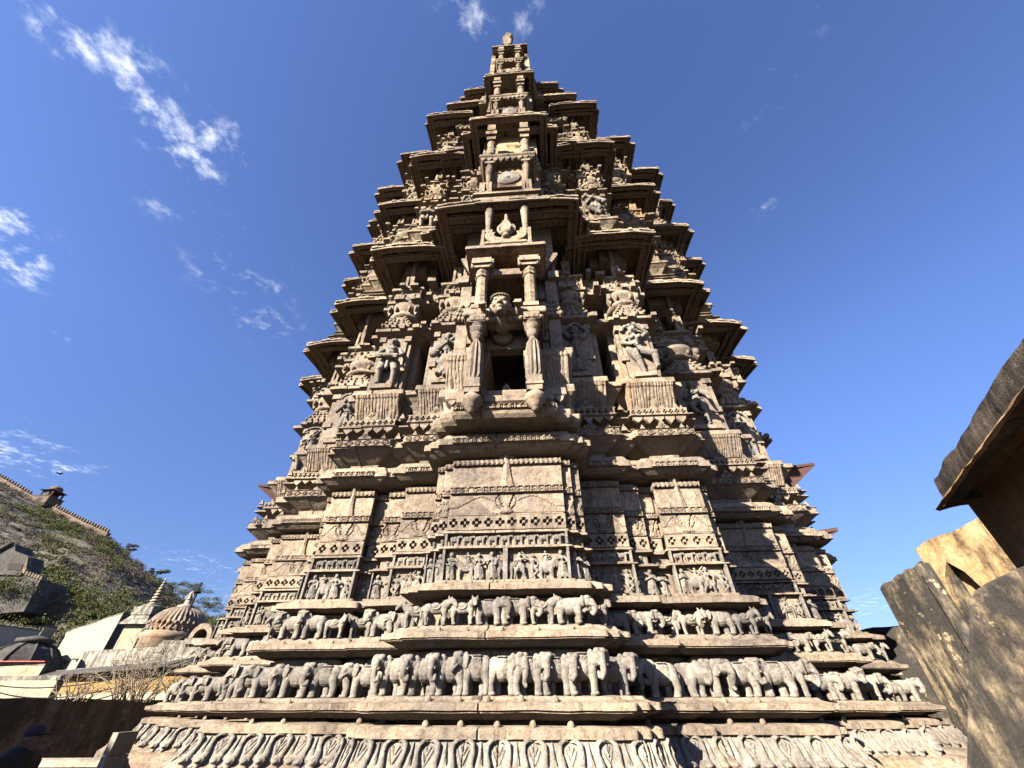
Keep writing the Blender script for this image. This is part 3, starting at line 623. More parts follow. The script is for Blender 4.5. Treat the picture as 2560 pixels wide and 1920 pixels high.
def frieze_animals(parent, a, b, D, h, size, protos, nm, n, seed, side):
    rnd = random.Random(seed); w = (b-a)/n
    for k in range(n):
        me = rnd.choice(protos); fl = (side > 0) if rnd.random() < .8 else (side <= 0)
        s = size*rnd.uniform(.95, 1.05)
        o = place(nm, me, M['grey'], parent, a+(k+.5)*w+rnd.uniform(-.01, .01), D+rnd.uniform(-.012, .012), h+rnd.uniform(-.004, .004), s, R(rnd.uniform(-5, 5)), not fl)
        o.scale.x *= min(1.22, max(1.0, w/(size*.78)))*rnd.uniform(.95, 1.06); o.scale.z *= rnd.uniform(.95, 1.03)
eles = []
def lower_pier(name, u0, u1, D, wings, back, s, idx):
    a, b = mir(u0, u1, s); mb = MB(); dz = random.uniform(-.004, .004)
    rects = [(a, b, D)]+[mir(w0, w1, s)+(wd,) for w0, w1, wd in wings]
    for i, (x0, x1, d) in enumerate(rects): sweep(mb, x0, x1, d, back, BASE, .085, .8 if x1-x0 > .6 else 0, dz+.0035*i, 0, .007)
    # small bosses on the sloping slab tops
    for off, h, r in ((.36, .055, .032), (.36, -.105, .03), (.24, .582, .027), (.17, 1.008, .024)):
        x = a+.08
        while x < b: mb.sphere((x, D-off, h+dz), (r, r*.55, r*1.1), 8); x += random.uniform(.24, .34)
    mb.wear(.006, 4, .003, 20)
    body = tpart('pier', mb, M['stone'], temple); piers[(name, s)] = body
    # carved sheets
    pm = MB(); res = .013 if idx < 3 else .02
    def sheet(h0, h1, off, fn, r=res, rim=.045):
        for i, (x0, x1, d) in enumerate(rects):
            if i == 0: relief(pm, x0+.004, x1-.004, h0, h1, d-off-.004, fn, r, rim)
            else:
                pw = rects[i-1]
                for q0, q1 in ((x0, pw[0]), (pw[1], x1)):
                    if q1-q0 > .06: relief(pm, q0+.004, q1-.006 if q0 == x0 else q1-.004, h0, h1, d-off-.004, fn, r, rim)
    sheet(1.612, 1.778, -.006, f_check, .0095, .06); sheet(2.055, 2.132, .006, f_guil); sheet(2.434, 2.50, .004, f_leaf); sheet(2.668, 2.738, .19, f_guil)
    sheet(1.805, 2.045, -.012, f_lotus if b-a > .5 else f_plain); sheet(2.145, 2.425, -.014, f_plain)
    if name in ('bhadra', 'ratha', 'karna', 'corner'):
        uc = (a+b)/2; W = .2 if name == 'bhadra' else .15
        relief(pm, uc-W/2, uc+W/2, 2.13, 2.62, D-.0, f_finial, .008, .02)
    pm.wear(.003, 6, .0015, 25)
    tpart('carved_panel', pm, M['stone'], body)
    # figures in the framed panels
    fm = MB()
    for i, (x0, x1, d) in enumerate(rects):
        if i == 0:
            n = max(2, round((x1-x0)/.15)); fig_panel(fm, x0+.03, x1-.03, d, n, idx*10+s)
            for q in (x0+.012, x1-.012): fm.box(q-.014, q+.014, d-.052, d+.02, 1.063, 1.386)
            if n > 5: fm.box((x0+x1)/2-.025, (x0+x1)/2+.025, d-.052, d+.02, 1.061, 1.389)
            beast_panel(fm, x0+.04, x1-.04, d-.0, 1.43, 1.562, max(2, round((x1-x0)/.15)), HOR[1])
            for q in (x0+.012, x1-.012): fm.box(q-.014, q+.014, d-.022, d+.03, 1.425, 1.57)
        else:
            pw = rects[i-1]
            for q0, q1 in ((x0, pw[0]), (pw[1], x1)):
                if q1-q0 > .06:
                    fig_panel(fm, q0, q1, d, max(1, round((q1-q0)/.16)), idx*17+s+i); fm.box(q0-.0, q0+.014, d-.045, d+.02, 1.06, 1.388); beast_panel(fm, q0+.01, q1-.01, d, 1.43, 1.56, 1, SMALL[2])
    fm.wear(.002, 12, .001, 30)
    tpart('figure_frieze', fm, M['grey'], body)
    # drooping leaves of the base band
    lm = MB(); wunit = .285
    spans = [(rects[0][0]-.36, rects[0][1]+.36, D)] if name != 'bhadra' else [(a-.2, b+.2, D)]
    for i, (x0, x1, d) in enumerate(rects):
        lo = []
        if i == 0: lo = [(x0-.42, x1+.42)]
        else:
            pw = rects[i-1]
            if x0 < pw[0]-.05: lo.append((x0-.44, pw[0]-.40))
            if x1 > pw[1]+.05: lo.append((pw[1]+.40, x1+.44))
        for q0, q1 in lo:
            n = max(1, round((q1-q0)/wunit)); w = (q1-q0)/n
            for k in range(n):
                mw = Matrix.Translation((q0+(k+.5)*w, d-.535, -.428)) @ Matrix(((w, 0, 0, 0), (0, wunit*1.05, .125, 0), (0, 0, .163, 0), (0, 0, 0, 1)))
                jx = random.uniform(.92, 1.06); lm.mesh(LEAF, mw @ Matrix.Translation((0, random.uniform(-.05, .03), 0)) @ Matrix.Diagonal((jx, random.uniform(.8, 1.1), random.uniform(.97, 1.0), 1)) @ Matrix.Rotation(R(random.uniform(-2, 2)), 4, 'Y'))
    lm.wear(.005, 5, .002, 22)
    tpart('leaf_band', lm, M['grey'], body)
    # animals
    sd = s if name != 'bhadra' else 0
    for row, (off, h, size, protos, nm, pitch) in enumerate(((.215, .086, .325, [ELE[0], ELE[1], ELE[0], ELE[2], ELE[6], ELE[7], ELE[3], ELE[4]], 'carved_elephant', .30), (.13, .631, .255, HOR+[ELE[2], ELE[3], HOR[0], ELE[7], ELE[5]], 'carved_horse', .285))):
        x0, x1 = a-off*.75, b+off*.75
        if name == 'bhadra' and row == 0:
            frieze_animals(temple, x0, -.12, D-off, h, size, [ELE[0], ELE[1], ELE[4], ELE[6]], nm, 3, 3, -1)
            frieze_animals(temple, .02-.12, x1, D-off, h, size, [ELE[0], ELE[0], ELE[2]], nm, 4, 5, 1)
        else: frieze_animals(temple, x0, x1, D-off, h, size, protos, nm, max(2, round((x1-x0)/pitch)), idx*31+row*7+s, s if s else 1)
        for (q0, q1, d) in rects[1:]:
            pw = (a, b)
            for side, (e0, e1) in ((-1, (q0-off, pw[0]-off)), (1, (pw[1]+off, q1+off))):
                if e1-e0 > .08 and (name == 'bhadra' and d > 4.7 or name != 'bhadra' and (e1-e0) > .1):
                    frieze_animals(temple, e0, e1, d-off, h, size, [ELE[1], ELE[3]] if row == 0 else [HOR[0], HOR[1]], nm, max(1, round((e1-e0)/.22)), idx*13+row+side, side)
for i, (nm, u0, u1, D, wings, back) in enumerate(SEG):
    for s in ((1,) if nm == 'bhadra' else (-1, 1)): lower_pier(nm, u0, u1, D, wings, back, s, i)

# ---- storeys above the base (every projection but the central one)
def upper_storey(name, u0, u1, D, wings, back, s, idx, floor):
    k = (1.0, 1.0, 1.01)[floor] if name != 'nandi' else (1, .975, .93)[floor]
    if floor and idx > 2: k = (1, 1.012, 1.02 if name == 'karna' else 1.03)[floor]
    a, b = mir(u0*k, u1*k, s); D = D+.05*floor; body = piers[(name, s)]
    rects = [(a, b, D)]+[mir(w0*k, w1*k, s)+(wd+.05*floor,) for w0, w1, wd in wings]
    w0, w1 = rects[-1][0], rects[-1][1]
    ZE = EAVE_H[name]; ze = ZE[floor]; z10 = ZE[0]+.62; z11 = ZE[1]-.7; z20 = ZE[1]+.5; zt2 = ze-.95
    P = [(o, h) for o, h in shaft_prof(0) if h < 8]+[(-.5, ZE[0]-.12), (-.07, ZE[0]-.11), (-.07, ZE[0]+.8)]
    if floor == 0: prof = P; mp = lambda h: h
    elif floor == 1:
        q = [x for x in P if x[1] >= 3.36]; mp = lambda h: z10+(h-3.36)*(z11-z10)/(7.44-3.36)
        prof = [(o, mp(h)) for o, h in q if h < 7.45]+[(-.5, ze-.1), (-.07, ze-.09), (-.07, ze+.8)]
    else:
        q = [x for x in P if x[1] >= 5.86]; mp = lambda h: z20+(h-5.86)*(zt2-z20)/(7.44-5.86)
        prof = [(-.13, z20-.3)]+[(o, mp(h)) for o, h in q if h < 7.45]+[(-.5, ze-.1), (-.07, ze-.09), (-.07, ze+.8)]
    mb = MB(); dz = random.uniform(-.006, .006)
    for i, (x0, x1, d) in enumerate(rects): sweep(mb, x0, x1, d, back, prof, .12 if floor == 0 else .2, .6, dz+.004*i, 0, .012)
    W = b-a; uc = (a+b)/2; det = idx < 5
    if floor == 0:
        for h in (3.33, 3.72):
            antefix(mb, uc, D-.14, h, .24 if W > .5 else .18)
            for e in (w0+.02, w1-.06): mb.extr([(e-.05, D-.06, h), (e, D-.06, h+.11), (e+.05, D-.06, h)][::-1], (0, .05, 0))
            for e in (a+.02, b-.02): mb.extr([(e-.05, D-.13, h), (e, D-.13, h+.10), (e+.05, D-.13, h)][::-1], (0, .05, 0))
        teeth(mb, a-.1, b+.1, D-.12, 3.585, .13, max(4, round(W/.13)))
        for h0, h1, off in ((3.19, 3.315, .172), (3.59, 3.705, .152)):
            relief(mb, a-.12, b+.12, h0, h1, D-off, f_check if h0 > 3.5 else f_guil, .012 if det else .03, .03)
        relief(mb, a-.06, b+.06, 3.86, 4.27, D+.085, f_flute, .018, .05, 0, .5)
        teeth(mb, a+.1*W, b-.1*W, D-.0, 4.56, .1, max(3, round(W/.14)))
    # statue slab with side strips
    zb, zt = mp(4.4), mp(5.86)
    if floor < 2:
        mb.box(a+.12*W, b-.12*W, D+.02, D+.2, zb, zt-.05); mb.box(a+.2*W, b-.2*W, D-.10, D+.05, zb+.05, zb+.14)
        for e in (a, b-.1*W): mb.box(e, e+.1*W, D+.06, D+.2, zb, zt-.2)
        for zz in (zb+.35*(zt-zb), zb+.9*(zt-zb)):
            for e in (a+.0*W, b-.2*W): mb.box(e, e+.2*W, D-.01, D+.16, zz, zz+.13)
        me, lab = STAT[statplan[(name, s)] if floor == 0 else random.choice(list(STAT))]
        st = place('statue', me, M['grey'], body, uc, D+.0, zb+.14, (zt-zb)*.84, R(random.uniform(-8, 8)), random.random() < .5 and floor > 0)
        st.scale.y *= 1.15; st['label'] = lab
    # stepped pediment, round capital with curled brackets, crowded frieze
    z = mp(6.03); H = mp(6.40)-z
    stepped(mb, uc, W*.95, D-.02, z, H, 4, .1)
    z = mp(6.40); H = mp(6.86)-z; r = W*.52
    mb.lathe(uc, D+r*.72, z, [(r*.7, 0), (r*.95, .12*H), (r*1.02, .2*H), (r*.95, .3*H), (r*.78, .36*H), (r*.8, .55*H), (r*1.0, .7*H), (r*1.0, .98*H)], 24)
    for e in (a+.06*W, a+.28*W, b-.28*W, b-.06*W):
        mb.extr([(e-.07*W, D-.02, z+H), (e+.07*W, D-.02, z+H), (e+.07*W, D-.02, z+.45*H), (e, D-.02, z+.2*H), (e-.07*W, D-.02, z+.45*H)], (0, .12, 0)); mb.sphere((e, D-.04, z+.62*H), (.06*W, .05, .2*H), 8)
    relief(mb, a-.0, b+.0, mp(6.98), mp(7.32), D+.015, f_bumpy(idx*3+s+floor, .075, 10 if floor == 0 else 7), .022 if det else .04, .05)
    for (q0, q1, d) in rects[1:]:
        for e0, e1 in ((q0, a), (b, q1)):
            if e1-e0 > .06: relief(mb, e0, e1, mp(6.98), mp(7.32), d+.015, f_bumpy(idx*5+s+floor, .06, 10), .03, .05)
    # broken ornament blocks along the ledges
    rn = random.Random(idx*77+s+floor*5)
    for h in (5.95, 6.9, 7.38):
        for q in range(4):
            e = rn.uniform(w0, w1); mb.box(e-.05, e+.05, D-.13-rn.random()*.03, D+.1, mp(h), mp(h)+rn.uniform(.05, .13))
    mb.wear(.009, 3, .004, 14)
    tpart('storey', mb, M['stone'] if floor == 0 else M['upper'], body)
    # balusters of the open gallery and the eave over it
    zc0 = mp(7.44)
    for u in ((uc,) if W < .8 else (a+.22*W, b-.22*W)): baluster(u, D+.05, zc0, ze+.46, .085 if floor == 0 else .1, body)
    eave(a, b, D, back+.6, ze, .5, .3, body)
    for i, (x0, x1, d) in enumerate(rects[1:]): eave(x0, x1, d+.06, back+.6, ze+.02+.012*i, .46, .3, body)
for i, seg in enumerate(SEG[1:], 1):
    for s in (-1, 1):
        for fl in range(3): upper_storey(*seg, s, i, fl)

for s in (-1, 1):
    a, b = mir(1.3, 2.15, s); pb_ = piers[('nandi', s)]
    eave(a, b, 5.45, 8.5, 19.1, .42, .5, pb_); baluster((a+b)/2, 5.5, 17.9, 19.5, .1, pb_)
    mb = MB(); mb.box(min(a, b)-.0, max(a, b)+.0, 5.55, 8, 17.5, 19.8); stepped(mb, (a+b)/2, .8, 5.5, 17.2, .9, 5, .2); mb.wear(.012, 2, .006, 9); tpart('storey', mb, M['upper'], pb_)
# ---- solid core behind the projections (keeps the gaps closed)
core = MB()
for u, d, z in ((1.5, 6.4, 20.3), (2.5, 6.6, 18.3), (4.3, 8.2, 19.5), (5.7, 9.9, 19.5), (6.6, 11.5, 19.5)): core.box(-u, u, d, 22, -1.6, z)
core.box(-1.5, 1.5, 5.9, 14, 18, 20.5); core.box(-2.2, 2.2, 6.9, 14, 18, 19.6)
tpart('core', core, M['shade_stone'])

# ---- central projection: two-tier balcony and the window column above it
bc = MB()
def slab(u, d0, d1, h0, h1, mb=None, n=0): (mb or bc).box(-u, u, d0, d1, h0, h1)
for s in (-1, 1):                                        # walls either side of the openings
    for (x0, x1, d, h0, h1) in ((.34, .93, 4.72, 2.88, 8.75), (.30, .80, 4.66, 8.7, 18.3), (.3, .72, 4.6, 18.2, 23.0)):
        p, q = (x0, x1) if s > 0 else (-x1, -x0); bc.box(p, q, d, 6.0, h0, h1)
dk_ = MB(); dk_.box(-.95, .95, 5.3, 6.2, 2.88, 23); dk_.box(-.4, .4, 4.6, 5.4, 4.5, 4.6); dk_.box(-.4, .4, 4.66, 5.4, 8.55, 8.65); tpart('recess', dk_, M['shade_stone'])  # near-black linings paint the deep shade of the openings
sweep(bc, -.62, .62, 4.2, 4.9, [(-.3, 2.885), (.02, 2.89), (.06, 2.93), (.08, 2.98), (.08, 3.05), (.03, 3.07), (-.02, 3.09), (-.02, 3.12), (.03, 3.16), (.03, 3.25), (-.02, 3.27), (-.3, 3.28)], .08, .7)
sweep(bc, -.80, .80, 4.35, 5.2, [(-.3, 2.892), (.02, 2.897), (.06, 2.937), (.08, 2.987), (.08, 3.057), (.03, 3.077), (-.02, 3.2), (-.06, 3.22), (.0, 3.28), (.05, 3.33), (.05, 3.44), (.0, 3.46), (-.3, 3.48)], .08, .6)
for q0, q1 in ((-.93, -.36), (.36, .93)): sweep(bc, q0, q1, 4.5, 5.5, [(-.3, 2.9), (.02, 2.905), (.06, 2.945), (.08, 2.995), (.08, 3.065), (.03, 3.085), (-.02, 3.3), (.0, 3.42), (.06, 3.48), (.06, 3.6), (.0, 3.62), (-.05, 3.7), (.0, 3.95), (.1, 4.2), (.1, 4.3), (-.3, 4.32)], .08, .6)
relief(bc, -.66, .66, 2.985, 3.045, 4.115, f_guil, .013); relief(bc, -.3, .3, 3.3, 3.42, 4.45, f_check, .013); bc.box(-.34, .34, 4.46, 4.7, 3.27, 3.46)
teeth(bc, -.32, .32, 4.42, 3.30, .1, 5); teeth(bc, -.8, -.45, 4.28, 3.28, .1, 3); teeth(bc, .45, .8, 4.28, 3.28, .1, 3)
antefix(bc, 0, 4.40, 3.06, .3); antefix(bc, 0, 4.44, 3.46, .3)
for s in (-1, 1):                                        # flared fluted brackets beside the balcony
    relief(bc, *( (.54, .92) if s > 0 else (-.92, -.54)), 3.64, 4.2, 4.52, f_flute, .018, .05, 0, .26)
    for k in range(6): bc.box(s*.62-.05, s*.62+.05, 4.5+.0*k, 4.8, 4.35+.26*k, 4.52+.26*k)
    bc.box(s*.80-.1, s*.80+.1, 4.6, 4.9, 4.35, 6.3); bc.box(s*.86-.1, s*.86+.1, 4.52, 4.9, 6.3, 6.5)
    for k in range(7): bc.box(s*(.70+.04*k)-.07, s*(.70+.04*k)+.07, 4.5+.03*k, 4.9, 6.55+.12*k, 6.64+.12*k)
    stepped(bc, s*.78, .3, 4.62, 5.2, .5, 4, .08)
bc.box(-.5, .5, 4.42, 4.58, 4.36, 4.62)                   # wall behind the atlas figure
sweep(bc, -.58, .58, 4.05, 4.9, [(-.2, 4.6), (.0, 4.605), (.02, 4.62), (.02, 4.70), (.06, 4.71), (.07, 4.73), (.07, 4.83), (.05, 4.845), (-.3, 4.85)], .07, .5)
for k in range(12): bc.sphere((-.55+.1*k, 4.04, 4.645), (.042, .03, .035), 8)
bc.box(-.32, .32, 4.12, 4.2, 5.9, 6.06); bc.box(-.5, .5, 4.3, 5.0, 6.1, 6.3)
for s in (-1, 1): bc.box(s*.46-.06, s*.46+.06, 4.3, 5.4, 4.85, 6.2)
tb = bc.wear(.006, 4, .003, 18); balcony = tpart('balcony', tb, M['stone'])
mb = MB(); lo = [(-.2, 6.32), (.0, 6.30), (.12, 6.33), (.22, 6.385)]; up = [(.22, 6.385), (.25, 6.39), (.25, 6.47), (.22, 6.5), (.1, 6.57), (-.3, 6.66)]
sweep(mb, -.48, .48, 4.12, 5.1, lo, .12, 0); sweep(mb, -.48, .48, 4.12, 5.1, up, .1, .5, 0, 1); mb.wear(.008, 3, .003, 15)
tpart('canopy', mb, [M['soffit'], M['stone']], balcony)
for s in (-1, 1):
    c = MB(); u = s*.41; d = 4.03
    c.lathe(u, d, 2.86, [(.02, 0), (.05, .03), (.055, .06), (.09, .08), (.095, .12), (.13, .15), (.14, .2), (.13, .24), (.1, .26), (.1, .3)], 20)
    c.box(u-.1, u+.1, d-.1, d+.15, 3.14, 3.38); c.box(u-.115, u+.115, d-.115, d+.15, 3.22, 3.26)
    c.lathe(u, d, 3.36, [(.1, 0), (.11, .1), (.105, .5), (.085, .68), (.05, .78), (.045, .8), (.07, .84), (.085, .9), (.08, .93), (.1, .97), (.115, 1.02), (.1, 1.05), (.125, 1.1), (.13, 1.14), (.1, 1.18)], 24, 0, .13, (.02, .74), smooth=False)
    c.box(u-.12, u+.12, d-.12, d+.2, 4.46, 4.62); c.box(u-.06, u+.06, d+.1, 4.8, 3.2, 4.6)
    for k in range(3): c.box(u-.1+.07*k, u-.04+.07*k, d-.14, d, 4.48, 4.58)
    c.wear(.006, 6, .003, 25); tpart('bracket_column', c, M['stone'], balcony)
    c = MB(); d = 4.08
    c.box(u-.12, u+.12, d-.12, d+.12, 4.84, 4.92)
    c.lathe(u, d, 4.9, [(.1, 0), (.1, .28), (.108, .29), (.108, .31), (.096, .32), (.096, .58), (.105, .59), (.105, .61), (.092, .62), (.092, .8), (.12, .82), (.12, .86), (.08, .9), (.11, .95), (.12, .98), (.1, 1.0)], 8, smooth=False)
    c.box(u-.13, u+.13, d-.14, d+.14, 5.9, 5.98); c.box(u-.17, u+.17, d-.18, d+.2, 5.98, 6.12); c.box(u-.2, u+.2, d-.08, d+.08, 6.08, 6.22)
    for k in (-1, 1): c.sphere((u+k*.15, d-.1, 5.99), (.05, .06, .07), 8)
    c.wear(.005, 6, .003, 25); tpart('column', c, M['stone'], balcony)
    baluster(s*.37, 4.1, 6.66, 8.45, .1, balcony, 'stone')
# atlas figure holding up the slab
m = MB()
prim_ell(m, (0, 0, .0), (.15, .16, .2)); prim_ell(m, (0, -.03, -.08), (.12, .13, .13)); prim_ell(m, (0, .03, .11), (.158, .16, .12))
chain(m, [(0, -.15, .03), (0, -.185, -.045)], [.022, .036]); prim_ell(m, (-.03, -.17, -.05), (.02, .02, .016)); prim_ell(m, (.03, -.17, -.05), (.02, .02, .016))
for s in (-1, 1):
    prim_ell(m, (s*.06, -.145, .04), (.036, .022, .017)); chain(m, [(s*.02, -.155, .078), (s*.1, -.128, .075)], [.012, .012]); prim_ell(m, (s*.155, .01, -.02), (.03, .05, .075)); prim_ell(m, (s*.16, 0, -.1), (.03, .03, .03)); prim_ell(m, (s*.08, -.115, -.05), (.05, .04, .05))
chain(m, [(-.045, -.15, -.108), (0, -.165, -.112), (.045, -.15, -.108)], [.013, .019, .013]); chain(m, [(-.03, -.146, -.132), (.03, -.146, -.132)], [.015, .015]); prim_ell(m, (0, -.125, -.175), (.05, .04, .035))
for k in range(11): prim_ell(m, (.15*math.cos(PI*k/10), -.04-.1*math.sin(PI*k/10), .12+.03*math.sin(PI*k/10)), (.025, .025, .025))
chain(m, [(0, .05, -.12), (0, .25, -.26)], [.09, .12]); chain(m, [(-.17, .25, -.22), (.17, .25, -.22)], [.09, .09]); prim_ell(m, (0, .40, -.34), (.18, .09, .15))
for s in (-1, 1):
    chain(m, [(s*.19, .24, -.22), (s*.27, .12, -.12), (s*.3, -.02, .0)], [.07, .055, .045]); prim_box(m, (s*.3, -.08, .0), (.12, .1, .07))
    for k in range(4): prim_cap(m, (s*.3+(k-1.5)*.03, -.11, .02), .016, (s*.3+(k-1.5)*.031, -.145, -.045-.008*(k in (1, 2))), .013)
    prim_cap(m, (s*.235, -.09, .0), .017, (s*.225, -.13, -.035), .014)
place('atlas_figure', fuse('atlas_figure', m, .011, 1), M['stone'], balcony, -.06, 3.93, 4.80, .93, 0, False, R(10))
# crest: crescent, pot and disc above the canopy
m = MB()
for rr in (.30, .25, .2):
    for s in (-1, 1):
        pts = [(s*rr*math.sin(t)*1.25, -.02*rr, .34-rr*.95*math.cos(t)) for t in [i*.26 for i in range(9)]]
        chain(m, pts, [.045, .045, .045, .042, .04, .036, .032, .028, .022])
prim_ell(m, (0, .03, .62), (.2, .03, .24)); prim_ell(m, (0, -.05, .33), (.12, .09, .09)); prim_ell(m, (0, -.05, .2), (.08, .08, .06))
for z, w in ((.42, .2), (.5, .26), (.58, .2), (.66, .14)): prim_box(m, (0, -.05, z), (w, .12, .06))
chain(m, [(0, -.04, .68), (.01, -.06, .82), (0, -.08, .93)], [.06, .045, .03]); prim_box(m, (0, 0, .02), (.8, .12, .08))
place('crest', fuse('crest', m, .013, 1), M['stone'], balcony, 0, 3.98, 6.62, 1.0)

def window_tier(d, half, h, parent_name, zc):
    """h = (pillar foot, pillar top, shelf, upper pillar foot, upper pillar top, eave edge)"""
    mb = MB()
    mb.box(-half*.95, half*.95, d, 5.4, h[0]-.35, h[0]-.02); mb.box(-half*1.02, half*1.02, d-.06, 5.2, h[0]-.12, h[0]-.04)
    sf = MB(); sweep(sf, -half*.9, half*.9, d+.02, 5.2, [(-.2, h[2]-.16), (0, h[2]-.15), (.03, h[2]-.08), (.07, h[2]-.04), (.07, h[2]+.04), (-.2, h[2]+.06)], .1, .5)
    teeth(sf, -half*.95, half*.95, d-.02, h[2]-.08, .2, 9); md = MB(); sf.wear(.01, 3, .005, 12)
    bk = MB(); bk.box(-half*.7, half*.7, d+.5, 5.2, h[2]-.1, h[5]+.3); bk.box(-half*.55, half*.55, d+.22, d+.4, h[0]+.47*(h[1]-h[0]), h[2]-.1); bk.wear(.012, 3, .005, 12)  # darker eave plaster imitates the shade under the tier's roof
    zc = h[0]+.74*(h[1]-h[0]); rr = half*.36
    for q in range(4):                                    # concentric medallion
        r0 = rr*(1-.25*q)
        for k in range(28):
            t = 2*PI*k/28; md.sphere((r0*math.cos(t), d+.215, zc+r0*math.sin(t)), (.045*half/.7, .03, .045*half/.7), 6)
    md.sphere((0, d+.21, zc), .06, 8); md.lathe(0, 0, 0, [(.01, 0), (rr*1.25, 0), (rr*1.25, .04), (.01, .05)], 24); n_ = len(md.v)-96
    for q in range(n_, len(md.v)): x_, y_, z_ = md.v[q]; md.v[q] = (x_, d+.235-z_, zc+y_)
    for s in (-1, 1):
        pass
    mb.wear(.01, 3, .005, 12)
    t = tpart('window', mb, M['upper'], temple); tpart('back_panel', bk, M['soffit'], t); tpart('shelf', sf, M['upper'], t); tpart('medallion', md, M['grey'], t)
    for s in (-1, 1):
        jb = MB()
        for k in range(6): jb.box(s*half*(.98+.03*k)-.07, s*half*(.98+.03*k)+.07, 4.42+.05*k, 5.0, h[0]+(h[1]-h[0])*k/6, h[0]+(h[1]-h[0])*(k+.8)/6)
        for k in range(6): jb.box(s*half*(1.1-.04*k)-.07, s*half*(1.1-.04*k)+.07, 4.48, 5.0, h[3]+(h[4]-h[3])*k/6, h[3]+(h[4]-h[3])*(k+.8)/6)
        jb.wear(.01, 3, .005, 12); tpart('jamb', jb, M['upper'], t)
    for s in (-1, 1):
        baluster(s*half*.62, d+.08, h[0], h[1], .1, t); c = MB(); u = s*half*.62; dd = d+.1; H = h[4]-h[3]
        c.lathe(u, dd, h[3], [(.13, 0), (.13, .06*H), (.1, .1*H), (.12, .3*H), (.09, .36*H), (.1, .42*H), (.12, .5*H), (.1, .55*H)], 14)
        c.box(u-.12, u+.12, dd-.14, dd+.1, h[3]+.55*H, h[3]+.68*H); c.box(u-.15, u+.15, dd-.2, dd+.1, h[3]+.68*H, h[3]+.8*H); c.box(u-.11, u+.11, dd-.22, dd+.1, h[3]+.82*H, h[4]+.05*H)
        c.wear(.008, 4, .004, 15); tpart('pillar', c, M['upper'], t)
    return t
w1 = window_tier(4.0, .72, (8.75, 10.4, 10.75, 10.95, 12.6, 13.4), 'w', 0)
eave(-.93, .93, 4.5, 6.5, 8.2, .5, .35, balcony); eave(-1.12, 1.12, 4.72, 6.5, 8.28, .42, .35, balcony); eave(-1.3, 1.3, 4.95, 6.5, 8.34, .4, .35, balcony)
eave(-.62, .62, 4.42, 6.2, 13.42, .44, .45, w1); eave(-.98, .98, 4.75, 6.5, 13.5, .4, .5, w1)
w2 = window_tier(4.02, .66, (13.9, 15.3, 15.75, 15.95, 17.5, 18.1), 'w', 0)
eave(-.5, .5, 4.35, 6.2, 18.15, .36, .35, w2)
w3 = window_tier(4.05, .58, (18.6, 20.2, 20.75, 20.95, 22.5, 23.2), 'w', 0)
mb = MB(); mb.box(-.80, .80, 4.0, 6.2, 23.1, 23.26, 1); sweep(mb, -.6, .6, 4.25, 6.2, [(-.2, 22.9), (0, 22.95), (.2, 23.08)], .2, 0)
for s in (-1, 1): mb.box(s*.74-.09, s*.74+.09, 4.3, 5.8, 18.3, 23.1)
mb.wear(.01, 2, .005, 10); tpart('roof_slab', mb, [M['soffit'], M['upper']], w3)
m = MB(); prim_box(m, (0, 0, .1), (.62, .6, .2)); prim_ell(m, (.02, 0, .38), (.29, .3, .22)); prim_ell(m, (.14, -.08, .5), (.16, .2, .2)); chain(m, [(-.06, 0, .5), (-.1, 0, 1.3)], [.2, .2]); prim_box(m, (-.1, 0, 1.55), (.46, .42, 1.1)); prim_ell(m, (-.02, -.1, 2.0), (.26, .28, .22)); prim_ell(m, (.08, -.2, 1.75), (.14, .18, .16)); prim_ell(m, (-.05, 0, 2.25), (.2, .2, .1))
place('finial', fuse('finial', m, .04, 1), M['upper'], temple, -.06, 4.4, 23.26, 1.5).scale = (.95, .95, 1.55)
for s in (-1, 1):                                        # stepped shoulders below the top block
    mb = MB()
    for k in range(9): mb.box(s*(1.0+.05*(8-k)*.4)-.16, s*(1.0+.05*(8-k)*.4)+.16, 5.0+.03*k, 5.9, 18.9+.3*k, 19.15+.3*k); mb.sphere((s*1.0, 5.0, 19.0+.3*k), .1, 6)
    mb.wear(.02, 2, .01, 8); tpart('shoulder', mb, M['upper'])
# red stone hoods of the side balconies
def hood(px, py, Y, w, dep, dz):
    p = at(px, py, Y); mb = MB()
    return p
def side_hood(u0, u1, d, h, drop):
    mb = MB(); s = 1 if u1 > u0 else -1
    q = [(u0, d, h), (u1, d-.15, h+.02), (u1, d+1.6, h+.02), (u0, d+1.6, h)]
    V = q+[(x, y, z+.07) for x, y, z in q]
    mb.add(V, [(0, 1, 2, 3), (7, 6, 5, 4), (0, 4, 5, 1), (1, 5, 6, 2), (2, 6, 7, 3), (3, 7, 4, 0)], 0)
    V = [(u0, d+.1, h-drop), (u1, d-.14, h+.015), (u1, d+1.5, h+.015), (u0, d+1.5, h-drop), (u0, d+.1, h), (u0, d+1.5, h)]
    mb.add(V, [(0, 1, 2, 3), (0, 4, 1), (3, 2, 5), (0, 3, 5, 4)], 0)
    mb.wear(.012, 2, .004, 9)
    return tpart('side_hood', mb, M['red'])
side_hood(6.95, 7.8, 10.2, 5.0, .62); side_hood(-6.9, -7.6, 10.2, 4.9, .5); side_hood(6.2, 6.6, 8.9, 2.85, .2)

# ------------------------------------------------------------------ ground
g = MB(); g.add([(-900, -900, 0), (900, -900, 0), (900, 900, 0), (-900, 900, 0)], [(0, 1, 2, 3)])
tag(g.build('ground', M['paving']), kind='structure')

